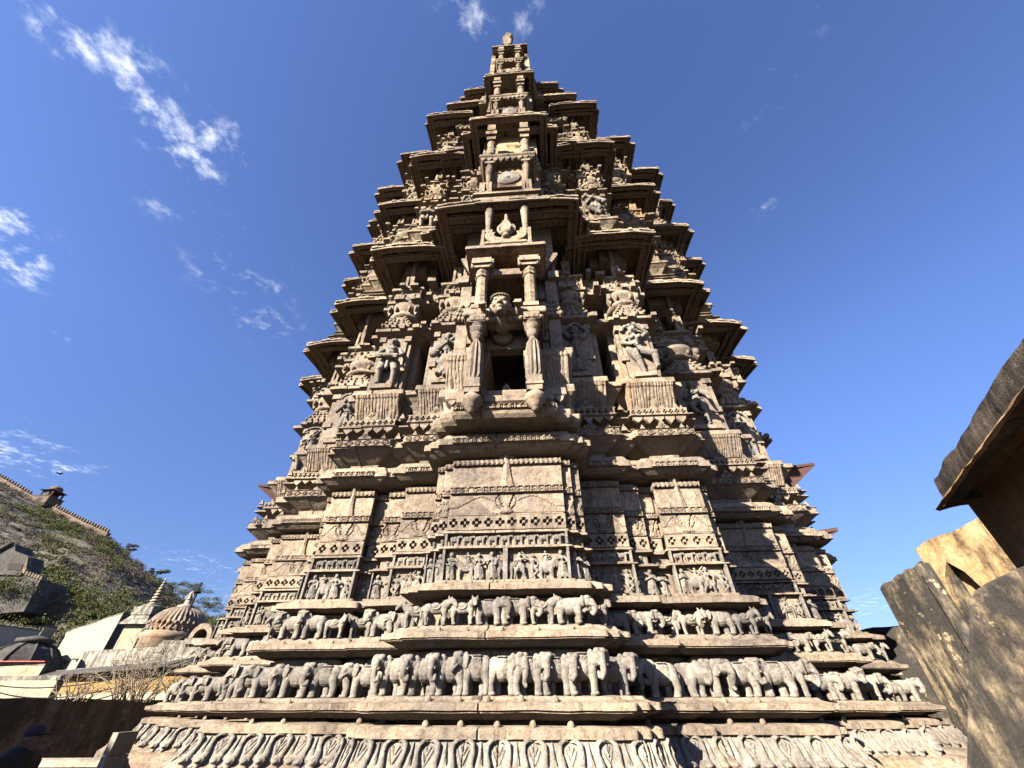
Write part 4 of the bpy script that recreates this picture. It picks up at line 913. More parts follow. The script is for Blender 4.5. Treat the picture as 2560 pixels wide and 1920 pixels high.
# ------------------------------------------------------------------ right: eaved pavilion, niche wall, ramp wall
pav = empty('pavilion', (5.8, 4.0, 0)); tag(pav, 'plastered pavilion at the right edge under a sloping stone eave and blackened parapet', 'pavilion')
W0 = Vector((6.23, 5.2)); dirw = Vector((-.88, -1.61)).normalized(); W1 = W0+dirw*7.0; nrm = Vector((-1.61, .88)).normalized()
def loc(p, z): return (p.x-5.8, p.y-4.0, z)
mb = MB(); pts = [W0, W1, W1-nrm*3, W0-nrm*3]; hj = 2.12+EYE
# wall with a pointed arch opening cut in the face
ua, ub = .55, 1.75
def wp(t, z, o=0): q = W0+dirw*t+nrm*o; return loc(q, z)
arch = [(ua, 0), (ua, 2.35), (ua+.1, 2.75), (ua+.3, 3.0), ((ua+ub)/2, 3.15), (ub-.3, 3.0), (ub-.1, 2.75), (ub, 2.35), (ub, 0)]
mb.add([wp(0, 0), wp(ua, 0), wp(ua, 3.3), wp(0, 3.3), wp(ub, 0), wp(7, 0), wp(7, 3.3), wp(ub, 3.3), wp(0, hj+.3), wp(7, hj+.3)], [(0, 1, 2, 3), (4, 5, 6, 7), (3, 2, 7, 6, 9, 8)])
av = [wp(t, z) for t, z in arch]; mb.add(av+[wp(ua, 3.3), wp(ub, 3.3)], [(1, 2, 9), (2, 3, 9), (3, 4, 9), (4, 10, 9), (4, 5, 10), (5, 6, 10), (6, 7, 10)])
n = len(arch); mb.add(av+[wp(t, z, -.5) for t, z in arch], [(i, i+1, n+i+1, n+i) for i in range(n-1)]+[tuple(range(n, 2*n))])
c2 = [W0-nrm*3.2]; mb.add([wp(0, 0), wp(0, hj+.3), wp(0, hj+.3, -3.2), wp(0, 0, -3.2), wp(7, 0), wp(7, hj+.3), wp(7, hj+.3, -3.2), wp(7, 0, -3.2)], [(0, 1, 2, 3), (7, 6, 5, 4), (3, 2, 6, 7), (1, 5, 6, 2)])
mb.build('wall', M['brown_wall'], pav)
mb = MB(); ez = 2.0+EYE; T0 = .47
def ep(t, o, z): q = W0+dirw*t+nrm*o; return loc(q, z)
N = 40
prof = [(-.02, hj+.04), (.12, hj+.03), (.3, hj-.0), (.43, ez+.04), (.49, ez-.01), (.51, ez+.02), (.47, ez+.06), (.3, hj+.06), (.0, hj+.14)]
V = []; F = []
for i in range(N+1):
    t = T0+6.5*i/N
    for o, z in prof:
        k = 1 if i else 0
        V.append(ep(t+random.uniform(-.01, .01), o+random.uniform(-.008, .008), z+random.uniform(-.008, .008)))
for i in range(N):
    for j in range(len(prof)-1): F.append((i*9+j, i*9+j+1, (i+1)*9+j+1, (i+1)*9+j))
mb.add(V, F)
V = [ep(0, 0, hj+.03), ep(.12, .12, hj), ep(.3, .3, ez+.06), ep(T0, .49, ez-.01), ep(T0, .51, ez+.02), ep(T0, .47, ez+.06), ep(.2, .2, hj+.1), ep(0, -.2, hj+.14), ep(T0, -.02, hj+.04), ep(T0, .3, hj)]
mb.add(V, [(0, 1, 9, 8), (1, 2, 3, 9), (3, 2, 5, 4), (2, 1, 6, 5), (1, 0, 7, 6)])
mb.build('eave', M['eave_in'], pav)
mb = MB()
V = []
for i in range(90):
    t = T0+.12+.075*i; o = .03*noise.noise(Vector((t*1.5, 0, 5))); hh = .30+.03*noise.noise(Vector((t*2.2, 3, 1)))
    V += [ep(t, .41+o, ez+.05), ep(t, .405+o, ez+.2), ep(t, .37+o, ez+.06+hh), ep(t, .05, ez+.08+hh)]
mb.add(V, [(i*4+k, (i+1)*4+k, (i+1)*4+k+1, i*4+k+1) for i in range(89) for k in range(3)])
mb.add([V[0], V[1], V[2], V[3], ep(T0+.12, .05, ez+.05)], [(0, 1, 2, 3, 4)])
mb.extr([ep(T0+.1, .45, ez+.05), ep(7, .45, ez+.05), ep(7, .43, ez+.1), ep(T0+.1, .43, ez+.1)], (-nrm.x*.2, -nrm.y*.2, 0))
mb.wear(.012, 3, .006, 14); mb.build('parapet', M['soot'], pav)

# niche wall: three stepped piers facing left, each a little nearer and taller
nw = empty('niche_wall', (7.4, 7, 0)); tag(nw, 'ochre wall with a pointed niche and stepped piers streaked black behind the pavilion', 'wall')
def hv(px, py, Y): return at(px, py, Y)
A_l, A_r = at(1977, 1188, 7.5), at_h(2140, 1133, at(1977, 1188, 7.5).z-EYE)
B_l = at(1948, 1243, 8.1); C_l = at(1901, 1273, 9.0)
def wallface(p, q, z1, thick, name, m, parent, arch=None, z0=0.0, bulge=0, o=(7.4, 7, 0)):
    p, q = Vector((p.x, p.y)), Vector((q.x, q.y)); d = (q-p); L = d.length; d.normalize(); nn = Vector((d.y, -d.x))
    if nn.x > 0: nn = -nn
    mb = MB()
    def w(t, z, k=0): s = p+d*t-nn*k; return (s.x-o[0], s.y-o[1], z-o[2])
    if arch:
        t0, t1, za = arch; tm = (t0+t1)/2
        ar = [(t0, z0+.01), (t0, za-.75), (t0+.05*(t1-t0), za-.45), (t0+.2*(t1-t0), za-.2), (tm, za), (t1-.2*(t1-t0), za-.2), (t1-.05*(t1-t0), za-.45), (t1, za-.75), (t1, z0+.01)]
        mb.add([w(0, z0), w(t0, z0), w(t0, z1), w(0, z1), w(t1, z0), w(L, z0), w(L, z1), w(t1, z1)], [(0, 1, 2, 3), (4, 5, 6, 7)])
        av = [w(t, z) for t, z in ar]; mb.add(av+[w(t0, z1), w(t1, z1)], [(1, 2, 9), (2, 3, 9), (3, 4, 9), (4, 10, 9), (4, 5, 10), (5, 6, 10), (6, 7, 10)])
        n = len(ar); mb.add(av+[w(t, z, .26) for t, z in ar], [(i, i+1, n+i+1, n+i) for i in range(n-1)]+[tuple(range(n, 2*n))])
    else: mb.add([w(0, z0), w(L, z0), w(L, z1), w(0, z1)], [(0, 1, 2, 3)])
    ns = 14
    T = [w(L*i/ns, z1+(.03*math.sin(i*.9)+bulge*math.sin(PI*i/ns))) for i in range(ns+1)]; K = [w(L*i/ns, z1-.02, thick) for i in range(ns+1)]
    mb.add(T+K+[w(L*i/ns, z1) for i in range(ns+1)], [(i, i+1, ns+2+i, ns+1+i) for i in range(ns)]+[(2*ns+2+i, 2*ns+3+i, i+1, i) for i in range(ns)])
    mb.add([w(0, z0), w(0, z1), w(0, z1, thick), w(0, z0, thick), w(L, z0), w(L, z1), w(L, z1, thick), w(L, z0, thick)], [(0, 1, 2, 3), (7, 6, 5, 4), (3, 2, 6, 7)])
    return mb.build(name, m, parent)
zA = A_l.z
L_A = (Vector((A_r.x, A_r.y))-Vector((A_l.x, A_l.y))).length
wallface(A_l, A_r+(A_r-A_l)*.6, zA, 2.0, 'pier', M['ochre_wall'], nw, (.09, .64, zA-.3), 0, .12)
Bq = Vector((A_l.x+.10, A_l.y-.2, 0)); wallface(B_l, Bq, B_l.z, 2.0, 'pier', M['black_wall'], nw, None, 0, .1)
Cq = Vector((B_l.x+.10, B_l.y-.2, 0)); wallface(C_l, Cq, C_l.z, 2.0, 'pier', M['black_wall'], nw, None, 0, .1)
# projecting moulding between the piers
mb = MB(); mb.tube([(A_l.x-7.46, A_l.y-7-.03, .0), (A_l.x-7.46, A_l.y-7-.03, zA-.25)], .1, 10); mb.build('rib', M['black_wall'], nw)

dk = empty('boundary_wall', (7, 11, 0)); tag(dk, 'low black stained wall end between the temple base and the ochre piers', 'wall')
Dl = at(1857, 1362, 11.0); Dr = at_h(1945, 1350, Dl.z-EYE)
wallface(Dl, Vector((9.3, 9.0, 0)), Dl.z, 1.0, 'wall', M['black_wall'], dk, None, 0, 0, (7, 11, 0))

# near ramp wall on the right edge
rw = MB(); Yr = 3.6
poly = [at(2080, 1700, Yr), at(2086, 1480, Yr), at(2090, 1300, Yr), at(2100, 1275, Yr), at(2130, 1255, Yr), at(2180, 1232, Yr), at(2225, 1212, Yr), at(2330, 1180, Yr), at(2330, 1700, Yr)]
poly = [Vector((p.x, p.y, p.z)) for p in poly]; poly[0] = at(2076, 2050, Yr); poly[-1] = Vector((poly[-2].x, Yr, poly[0].z)); zb = poly[0].z
o0 = Vector((4.4, Yr, 0))
mb = MB(); mb.extr([p-o0 for p in poly], (1.5, .9, 0)); mb.box(poly[0].x-4.4+.05, poly[-1].x-4.4, .03, .9, -0.0, max(.01, zb))
rmp = mb.build('ramp_wall', M['black_wall']); rmp.location = o0
tag(rmp, 'thick black streaked plaster ramp wall nearest the right edge', 'wall')
bv = rmp.modifiers.new('b', 'BEVEL'); bv.width = .04; bv.segments = 3; bv.limit_method = 'ANGLE'

# ------------------------------------------------------------------ left: yard wall, coping, pillar, person
dw = MB(); P0 = Vector((-10.2, 4.6)); P1 = Vector((-5.2, 14.0)); zt = .13+EYE; d = (P1-P0).normalized(); nn = Vector((d.y, -d.x))
NW = 60; V = []; F = []
for i in range(NW+1):
    q = P0+(P1-P0)*i/NW; zz = zt+.03*noise.noise(Vector((i*.4, 0, 0)))+.02*random.random()
    for k, z in ((0, 0), (0, zz), (-.5, zz-.01), (-.5, 0)): s = q+nn*k; V.append((s.x+8, s.y-9, z))
for i in range(NW):
    for j in range(3): F.append((i*4+j, (i+1)*4+j, (i+1)*4+j+1, i*4+j+1))
dw.add(V, F); o = dw.build('yard_wall', M['dark_wall']); o.location = (-8, 9, 0)
tag(o, 'long shaded yard wall with dark rain streaks below the cream houses', 'wall')
cp = at(85, 1643, 6.6); cq = at_h(262, 1640, cp.z-EYE)
rail = empty('railing', (cp.x, cp.y, 0)); tag(rail, 'low stone railing with a sunlit coping left of the temple base', 'railing')
ln = Vector((cq.x-cp.x, cq.y-cp.y, 0)); st0 = Vector((-1.2, 0, 0))
mb = MB(); mb.extr([(-2, -.12, cp.z-.06), (ln.x, ln.y-.12, cp.z-.06), (ln.x, ln.y+.2, cp.z-.06), (-2, .2, cp.z-.06)], (0, 0, .06)); mb.wear(.006, 4, .002, 15); mb.build('coping', M['pale'], rail)
mb = MB()
mb.extr([(-2, -.02, 0), (ln.x, ln.y-.02, 0), (ln.x, ln.y+.12, 0), (-2, .12, 0)], (0, 0, cp.z-.065))
for k in range(34):
    x = -2+k*.12
    if x < ln.x: mb.extr([(x, -.06, cp.z-.1), (x+.09, -.06, cp.z-.1), (x+.06, -.055, cp.z-.24), (x+.0, -.055, cp.z-.24)][::-1], (0, .06, 0))
mb.build('panel', M['stone'], rail)
pt = at(262, 1581, 6.1); pt2 = at_h(291, 1580, pt.z-EYE)
pp = MB(); w = pt2.x-pt.x
for z0, z1, g_ in ((0, pt.z-.45, .05), (pt.z-.445, pt.z-.2, 0), (pt.z-.196, pt.z, 0)): pp.box(-g_, w, -.12, .2, z0, z1)
pp.wear(.004, 3, .002, 12); o = pp.build('stone_post', M['pale']); o.location = (pt.x, pt.y, 0)
tag(o, 'pale squared stone post standing against the left foot of the temple', 'post')
# person in a cap at the bottom left, in shade
hc = at(58, 1603, 5.4)
per = empty('person', (hc.x, hc.y, 0)); tag(per, 'person in dark clothes and a peaked cap at the bottom left corner', 'person')
k = hc.z/ .925/ 1.0; H = hc.z+.13
m = MB(); S = H
def hp(x, y, z): return (x*S, y*S, z*S)
chain(m, [hp(0, 0, .52), hp(0, 0, .66), hp(0, 0, .79)], [.09*S, .085*S, .1*S]); chain(m, [hp(0, -.11, .8), hp(0, .11, .8)], [.045*S, .045*S]); chain(m, [hp(0, 0, .8), hp(.02, 0, .88)], [.035*S, .034*S])
prim_ell(m, hp(.025, 0, .93), (.055*S, .043*S, .062*S)); prim_ell(m, hp(.035, 0, .905), (.045*S, .036*S, .045*S))
chain(m, [hp(.076, 0, .935), hp(.094, 0, .918)], [.007*S, .011*S]); prim_ell(m, hp(.076, 0, .895), (.011*S, .018*S, .006*S)); prim_ell(m, hp(.065, 0, .875), (.018*S, .018*S, .014*S))
for s in (-1, 1):
    prim_ell(m, hp(.015, s*.045, .92), (.014*S, .007*S, .02*S)); prim_ell(m, hp(.07, s*.02, .938), (.008*S, .009*S, .006*S))
    chain(m, [hp(0, s*.12, .8), hp(-.02, s*.15, .63), hp(.05, s*.15, .5)], [.042*S, .034*S, .025*S]); prim_ell(m, hp(.07, s*.15, .47), (.03*S, .02*S, .035*S))
    for q in range(4): prim_cap(m, hp(.06+.015*q, s*.15, .46), .006*S, hp(.065+.015*q, s*.145, .42), .005*S)
    prim_cap(m, hp(.09, s*.14, .48), .007*S, hp(.1, s*.13, .45), .006*S)
    chain(m, [hp(0, s*.055, .52), hp(.01, s*.06, .28), hp(0, s*.06, .04)], [.075*S, .055*S, .035*S]); prim_ell(m, hp(.04, s*.06, .022), (.075*S, .03*S, .022*S))
bodym = fuse('body', m, .016, 1)
link('body', bodym, M['skin'], per)
m = MB(); chain(m, [hp(0, 0, .5), hp(0, 0, .66), hp(0, 0, .79)], [.1*S, .098*S, .112*S]); chain(m, [hp(0, -.115, .8), hp(0, .115, .8)], [.054*S, .054*S])
for s in (-1, 1): chain(m, [hp(0, s*.125, .8), hp(-.02, s*.155, .64), hp(.03, s*.155, .53)], [.052*S, .044*S, .036*S])
link('jacket', fuse('jacket', m, .02, 2), M['cloth_dark'], per)
m = MB()
for s in (-1, 1): chain(m, [hp(0, s*.055, .52), hp(.01, s*.06, .28), hp(0, s*.06, .07)], [.085*S, .066*S, .05*S])
link('trousers', fuse('trousers', m, .02, 2), M['cloth_dark'], per)
m = MB(); prim_ell(m, hp(.02, 0, .962), (.062*S, .05*S, .045*S)); prim_ell(m, hp(.095, 0, .957), (.058*S, .042*S, .007*S))
link('cap', fuse('cap', m, .008, 1), M['cap'], per)
# unseen house-shaped block added left of the frame to shade the yard
hs = MB(); hs.box(-3.2, 3.2, -2.8, 2.8, 0, 5.4); hs.box(-3.3, 3.3, -2.9, 2.9, 5.4, 5.55); o = hs.build('shade_block', M['beige']); o.location = (-13.4, -3.0, 0)
tag(o, 'unseen beige block added outside the left edge to shade the yard', 'house')

# ------------------------------------------------------------------ left: houses
def house(name, label, pc, Yc, pl, pr, m, cat='house', z0=0.0, parapet=.0, side=None):
    c = at(*pc, Yc); h = c.z-EYE; l = at_h(*pl, h); r = at_h(*pr, h); f = l+r-c
    t = empty(name, (c.x, c.y, 0)); tag(t, label, cat)
    mb = MB(); q = [Vector((p.x-c.x, p.y-c.y)) for p in (l, c, r, f)]
    mb.prism([(p.x, p.y) for p in q], z0, c.z); mb.wear(.02, .8, .008, 4); mb.build('wall', m, t)
    cc = sum(q, Vector((0, 0)))/4
    mb = MB(); mb.prism([(cc.x+(p.x-cc.x)*1.012, cc.y+(p.y-cc.y)*1.012) for p in q], c.z-.0, c.z+.12); mb.wear(.03, .7, .01, 3); mb.build('roof', side or M['cream_old'], t)
    return t, q, c
h1, q1, c1 = house('house', 'big white limewashed block house with the shade of its side wall painted on', (265, 1326, ), 34, (140, 1368), (345, 1346), M['cream'])
# shade of the right face painted as a dark sheet just proud of the wall
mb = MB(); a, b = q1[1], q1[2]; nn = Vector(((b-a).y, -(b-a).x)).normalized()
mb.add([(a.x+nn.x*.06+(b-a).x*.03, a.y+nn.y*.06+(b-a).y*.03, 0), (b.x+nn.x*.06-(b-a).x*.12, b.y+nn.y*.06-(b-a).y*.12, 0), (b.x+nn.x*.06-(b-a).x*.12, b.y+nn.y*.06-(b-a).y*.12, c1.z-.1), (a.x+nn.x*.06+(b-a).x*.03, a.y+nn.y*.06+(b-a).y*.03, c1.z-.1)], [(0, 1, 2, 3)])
mb.build('shade_render', M['grey_roof'], h1)
mb = MB(); l = q1[0]
for t, w in ((.12, .9), (.3, .5)): mb.box(q1[0].x+(q1[1].x-q1[0].x)*(.35+t)-w/2, q1[0].x+(q1[1].x-q1[0].x)*(.35+t)+w/2, q1[0].y+(q1[1].y-q1[0].y)*(.35+t)-.3, q1[0].y+(q1[1].y-q1[0].y)*(.35+t)+.3, c1.z-2.6, c1.z-2.5)
mb.build('ledge', M['grey_roof'], h1)
house('house', 'long beige house wall at the left edge below the hill scrub', (-100, 1338), 46, (-160, 1346), (88, 1364), M['beige'])
house('house', 'small cream box room with a dark side beside the beige house', (98, 1352), 42, (74, 1388), (124, 1357), M['cream'], side=M['grey_roof'])
t, q, c = house('house', 'ochre flat roofed house with a small dark window beside the grey kiosk roof', (100, 1392), 37, (64, 1402), (120, 1400), M['yellow'])
mb = MB(); mb.box(-.9, .1, -.35, .2, c.z-1.7, c.z-.8); f = mb.build('window', M['hole'], t)
mb = MB(); mb.box(-2.4, 1.2, -.6, .2, c.z-3.1, c.z-2.6); mb.build('eave', M['grey_roof'], t)
house('house', 'low cream house with a stained parapet in front of the white block', (400, 1399), 26, (182, 1411), (430, 1405), M['cream_old'])
house('house', 'cream parapet block with black rain streaks under the ribbed dome', (352, 1388), 26, (338, 1401), (405, 1389), M['cream_old'])
house('house', 'stained cream house wall stepping down behind the parapet block toward the temple', (520, 1376), 22, (395, 1394), (560, 1386), M['cream_old'])
t, q, c = house('house', 'yellow fronted house with a sooty stone eave along the yard wall', (470, 1424), 17, (85, 1458), (520, 1432), M['cream'])
mb = MB(); cc = (q[0]+q[2])/2; mb.prism([(cc.x+(p.x-cc.x)*1.014, cc.y+(p.y-cc.y)*1.014) for p in q], c.z-.85, c.z-.06); mb.build('frieze', M['yellow'], t)  # yellow band darkened to carry the eave's shade in its colour
mb = MB()
for i in range(2):
    a, b = (q[0], q[1]) if i == 0 else (q[1], q[2]); n2 = Vector(((b-a).y, -(b-a).x)).normalized()
    V = []
    for tt in [j/24 for j in range(25)]:
        p = a+(b-a)*tt
        V += [(p.x+n2.x*.0, p.y+n2.y*.0, c.z-.05), (p.x+n2.x*.5, p.y+n2.y*.5, c.z-.17+random.uniform(-.02, .02)), (p.x+n2.x*.51, p.y+n2.y*.51, c.z-.11+random.uniform(-.02, .02)), (p.x, p.y, c.z+.1)]
    mb.add(V, [(j*4+k, (j+1)*4+k, (j+1)*4+k+1, j*4+k+1) for j in range(24) for k in range(3)])
mb.build('eave', M['grey_roof'], t)
house('house', 'pale cream wall low at the left edge with a cracked cornice', (126, 1469), 16, (-160, 1472), (140, 1472), M['cream'])
t, q, c = house('house', 'narrow cream wall with a red painted band at the left edge', (96, 1437), 24, (-90, 1438), (104, 1440), M['cream'])
mb = MB(); mb.box(q[0].x, q[1].x, -.12, .2, c.z+.13, c.z+.17); mb.build('painted_band', M['red_paint'], t)

def dome_prof(r, h, n=14, bulge=.12):
    return [(r*(math.cos(t)**.8)*(1+bulge*math.sin(2*t)), h*math.sin(t)) for t in [PI/2*i/n*.97 for i in range(n+1)]]
# ribbed dome
b0 = at(372, 1376, 30); rd = empty('dome', (b0.x, b0.y, 0)); tag(rd, 'brown ribbed stone dome with a knobbed spire above the cream parapet', 'dome')
pxm = 30/ (ray(372, 1376)[1])/FPX*1.15733
rr = 52*pxm; hh = (at(372, 1312, 30).z-b0.z)
mb = MB(); mb.lathe(0, 0, b0.z, dome_prof(rr, hh, 16, .1), 72, 0, .03, (hh*.28, hh*2), smooth=False); mb.wear(.02, 2, .01, 7); mb.build('shell', M['stone'], rd)
mb = MB(); mb.lathe(0, 0, b0.z-3.5, [(rr*1.04, 0), (rr*1.04, 3.3), (rr*1.1, 3.35), (rr*1.1, 3.6), (rr*1.02, 3.7)], 40); 
for k in range(30):
    a = 2*PI*k/30; mb.sphere((rr*1.03*math.cos(a), rr*1.03*math.sin(a), b0.z+.65), (.09, .09, .12), 8); mb.sphere((rr*1.05*math.cos(a+.1), rr*1.05*math.sin(a+.1), b0.z+.3), (.06, .06, .09), 6)
mb.wear(.02, 2, .01, 7); mb.build('drum', M['stone'], rd)
mb = MB(); zt = b0.z+hh*.99
mb.lathe(0, 0, zt, [(.55, -.05), (.5, .08), (.24, .18), (.2, .3), (.2, .5)], 20)
sh = at(408, 1282, 30).z-zt
for k in range(12):
    z = zt+.4+k*(sh-.4)/12; r = .26*(1-k/15); mb.lathe(0, 0, z, [(r*.7, 0), (r, .08), (r*.7, .2)], 10)
    for j in range(6): mb.sphere((r*math.cos(j*1.05+k), r*math.sin(j*1.05+k), z+.1), .06, 5)
mb.build('spire', M['pale'], rd)
# flag pole
f0 = at(384, 1372, 29.0); f1 = at(436, 1258, 29.0)
fp = empty('flag_pole', (f0.x, f0.y, 0)); tag(fp, 'slanting thin pole with a black swallowtail flag in front of the ribbed dome', 'flag pole')
dv = f1-f0
mb = MB(); mb.tube([(0, 0, f0.z), (dv.x, dv.y, f1.z)], .06, 8); p = Vector((0, 0, f0.z))+Vector((dv.x, dv.y, dv.z))*.80; mb.sphere(p, (.24, .24, .08), 10); mb.build('pole', M['iron'], fp)
g0, g1, g2, g3, g4 = at(434, 1261, 29), at(418, 1262, 29), at(422, 1267, 29), at(415, 1271, 29), at(430, 1273, 29)
mb = MB(); pts = [(p.x-f0.x, .0, p.z) for p in (g0, g1, g2, g3, g4)]; mb.extr(pts, (0, .03, 0)); mb.build('flag', M['iron'], fp)
# small cream chhatri
b1 = at(313, 1340, 32); ch = empty('chhatri', (b1.x, b1.y, 0)); tag(ch, 'small cream domed kiosk between the white block and the ribbed dome', 'kiosk')
pm1 = 32/ray(313, 1340)[1]/FPX*1.15733; w = 26*pm1
mb = MB(); mb.box(-w*.75, w*.75, -w*.75, w*.75, 0, b1.z-.3); mb.build('body', M['cream'], ch)
mb = MB()
V = [(-w*1.15, -w*1.15, b1.z-.35), (w*1.15, -w*1.15, b1.z-.35), (w*1.15, w*1.15, b1.z-.35), (-w*1.15, w*1.15, b1.z-.35), (-w*.7, -w*.7, b1.z+.25), (w*.7, -w*.7, b1.z+.25), (w*.7, w*.7, b1.z+.25), (-w*.7, w*.7, b1.z+.25)]
mb.add(V, [(0, 3, 2, 1), (4, 5, 6, 7), (0, 1, 5, 4), (1, 2, 6, 5), (2, 3, 7, 6), (3, 0, 4, 7)]); mb.box(-w*.8, w*.8, -w*.8, w*.8, b1.z+.25, b1.z+.75); mb.build('eave', M['cream_old'], ch)
dh = at(318, 1308, 32).z-b1.z-.7
mb = MB(); mb.lathe(0, 0, b1.z+.75, dome_prof(w*.72, dh, 12, .1), 28); mb.build('dome', M['cream_old'], ch)
mb = MB(); z = b1.z+.7+dh
for k in range(9): r = .34*(1-k/10); mb.lathe(.0, 0, z+k*.2, [(r*.6, 0), (r, .07), (r*.6, .18)], 8)
mb.build('spire', M['pale'], ch)
# arched stone shrine roof beside the temple
b2 = at(430, 1378, 22); ar = empty('shrine', (b2.x, b2.y, 0)); tag(ar, 'little vaulted stone shrine with an arched end beside the temple corner', 'shrine')
pm2 = 22/ray(430, 1378)[1]/FPX*1.15733; r0 = 24*pm2
mb = MB(); n = 14
prof = [(r0*math.cos(PI*i/n), r0*1.15*math.sin(PI*i/n)) for i in range(n+1)]; inn = [(r0*.62*math.cos(PI*i/n), r0*.7*math.sin(PI*i/n)) for i in range(n+1)]
V = [(x, 0, b2.z+z) for x, z in prof]+[(x, 0, b2.z+z) for x, z in inn]+[(x, 2.6, b2.z+z) for x, z in prof]+[(x, .7, b2.z+z) for x, z in inn]; q = n+1
mb.add(V, [(i, i+1, q+i+1, q+i) for i in range(n)]+[(2*q+i, 2*q+i+1, i+1, i) for i in range(n)]+[(q+i, q+i+1, 3*q+i+1, 3*q+i) for i in range(n)]+[tuple(range(3*q, 4*q))])
mb.wear(.02, 2, .01, 8); mb.build('roof', M['stone'], ar)
mb = MB(); mb.box(-r0, r0, .05, 2.5, 0, b2.z); mb.box(-r0*1.1, r0*1.1, -.1, 2.6, b2.z-.25, b2.z-.02); mb.build('wall', M['cream_old'], ar)
# grey pyramidal dome at the left edge
b3 = at(42, 1440, 27); gd = empty('kiosk', (b3.x, b3.y, 0)); tag(gd, 'dark grey faceted kiosk roof with a flat cap at the left edge', 'kiosk')
pm3 = 27/ray(42, 1440)[1]/FPX*1.15733; r3 = 66*pm3; h3 = at(42, 1386, 27).z-b3.z
mb = MB(); mb.lathe(0, 0, b3.z, [(r3*1.1, -.2), (r3*1.1, .0), (r3, .05), (r3*.92, h3*.3), (r3*.7, h3*.68), (r3*.42, h3*.9), (r3*.3, h3*.93)], 10, smooth=False); mb.build('roof', M['grey_roof'], gd)
mb = MB(); mb.lathe(0, 0, b3.z+h3*.9, [(r3*.34, 0), (r3*.52, .1), (r3*.5, .22), (r3*.26, .32), (r3*.1, .4)], 20)
for k in range(10):
    a = 2*PI*(k+.0)/10; mb.tube([(r3*1.01*math.cos(a), r3*1.01*math.sin(a), b3.z+.05), (r3*.93*math.cos(a), r3*.93*math.sin(a), b3.z+h3*.3), (r3*.71*math.cos(a), r3*.71*math.sin(a), b3.z+h3*.68), (r3*.43*math.cos(a), r3*.43*math.sin(a), b3.z+h3*.9)], .05, 5)
mb.build('cap', M['grey_roof'], gd)
mb = MB(); mb.lathe(0, 0, 0, [(r3*.95, 0), (r3*.95, b3.z-.15)], 10, smooth=False); mb.build('wall', M['dark_wall'], gd)

# cables
for k, (xa, ya, xb, yb, sag) in enumerate(((-20, 1478, 470, 1402, .35), (-20, 1490, 455, 1408, .5), (-20, 1513, 450, 1412, .55))):
    a, b = at(xa, ya, 15), at(xb, yb, 12+k*.3); mb = MB(); c = (a+b)/2
    mb.tube([tuple(a+(b-a)*t-Vector((0, 0, sag*4*t*(1-t)))-c) for t in [i/24 for i in range(25)]], .016, 6)
    o = mb.build('cable', M['wire']); o.location = c
    tag(o, ('topmost black overhead cable crossing the cream houses at the left', 'middle black overhead cable crossing the cream houses at the left', 'lowest black overhead cable crossing the cream houses at the left')[k], 'cable')
# dry shrubs on the wall head
def shrub(base, w, h, n, name, label, seed):
    rnd = random.Random(seed); mb = MB()
    for k in range(n):
        x0 = rnd.uniform(-w, w)*.35; p = Vector((x0, rnd.uniform(-.15, .15), 0)); d = Vector((x0/w*.8+rnd.uniform(-.5, .5), rnd.uniform(-.3, .3), 1)).normalized(); L = h*rnd.uniform(.5, 1); pts = [p]
        for j in range(4): d = (d+Vector((rnd.uniform(-.3, .3), rnd.uniform(-.2, .2), rnd.uniform(-.25, .1)))).normalized(); p = p+d*L/4; pts.append(p)
        mb.tube(pts, [.012, .01, .008, .006, .003], 4)
        for j in range(7):
            q = pts[rnd.randrange(1, 5)]; e = Vector((rnd.uniform(-1, 1), rnd.uniform(-.6, .6), rnd.uniform(-.1, 1))).normalized()*L*rnd.uniform(.15, .35)
            mb.tube([q, q+e*.6, q+e+Vector((0, 0, -.02))], [.006, .004, .002], 3)
    o = mb.build(name, M['twig']); o.location = base; return tag(o, label, 'shrub', 'dry shrubs on the yard wall')
wl = lambda t: (P0.x+(P1.x-P0.x)*t, P0.y+(P1.y-P0.y)*t, .10+EYE)
shrub(Vector(wl(.56)), 1.0, 1.05, 46, 'dry_shrub', 'largest leafless shrub on the shaded yard wall nearest the temple', 2)
shrub(Vector(wl(.47)), .5, .5, 22, 'dry_shrub', 'small leafless shrub on the yard wall further from the temple', 3)
shrub(Vector(wl(.64)), .8, .9, 34, 'dry_shrub', 'leafless shrub on the yard wall end half hidden by the carved elephants', 4)

# ------------------------------------------------------------------ hill, fort wall, ruins, scrub
RIDGE = [(-420, 860), (-200, 950), (0, 1040), (60, 1076), (120, 1108), (180, 1138), (228, 1160), (262, 1190), (290, 1212), (330, 1250), (370, 1286), (400, 1306), (440, 1338), (480, 1362), (560, 1410), (680, 1470)]
def lerp_ridge(x):
    for (a, b), (c, d) in zip(RIDGE, RIDGE[1:]):
        if a <= x <= c: return b+(d-b)*(x-a)/(c-a)
    return RIDGE[-1][1]
def hill_pt(x, t):
    Yr = 150-(x+400)*.03; top = at(x, lerp_ridge(x), Yr); a, b, c = ray(x, 1470); foot = Vector((a/b*52, 52, 1.0))
    p = foot+(top-foot)*t; n = noise.fractal(Vector((p.x*.05, p.y*.05, 3)), 1, 2, 5)
    p.z += n*2.4*math.sin(PI*min(1, t))+1.2*math.sin(PI*t); return p
hm = MB(); NX, NT = 150, 70; V = []; F = []
xs = [-420+1100*i/NX for i in range(NX+1)]
for x in xs:
    for j in range(NT+1): V.append(tuple(hill_pt(x, j/NT)))
    p = hill_pt(x, 1); V.append((p.x*1.25, p.y*1.3, p.z*.8)); V.append((p.x*1.9, p.y*2.0, 0))
q = NT+3
for i in range(NX):
    for j in range(NT+2): F.append((i*q+j, (i+1)*q+j, (i+1)*q+j+1, i*q+j+1))
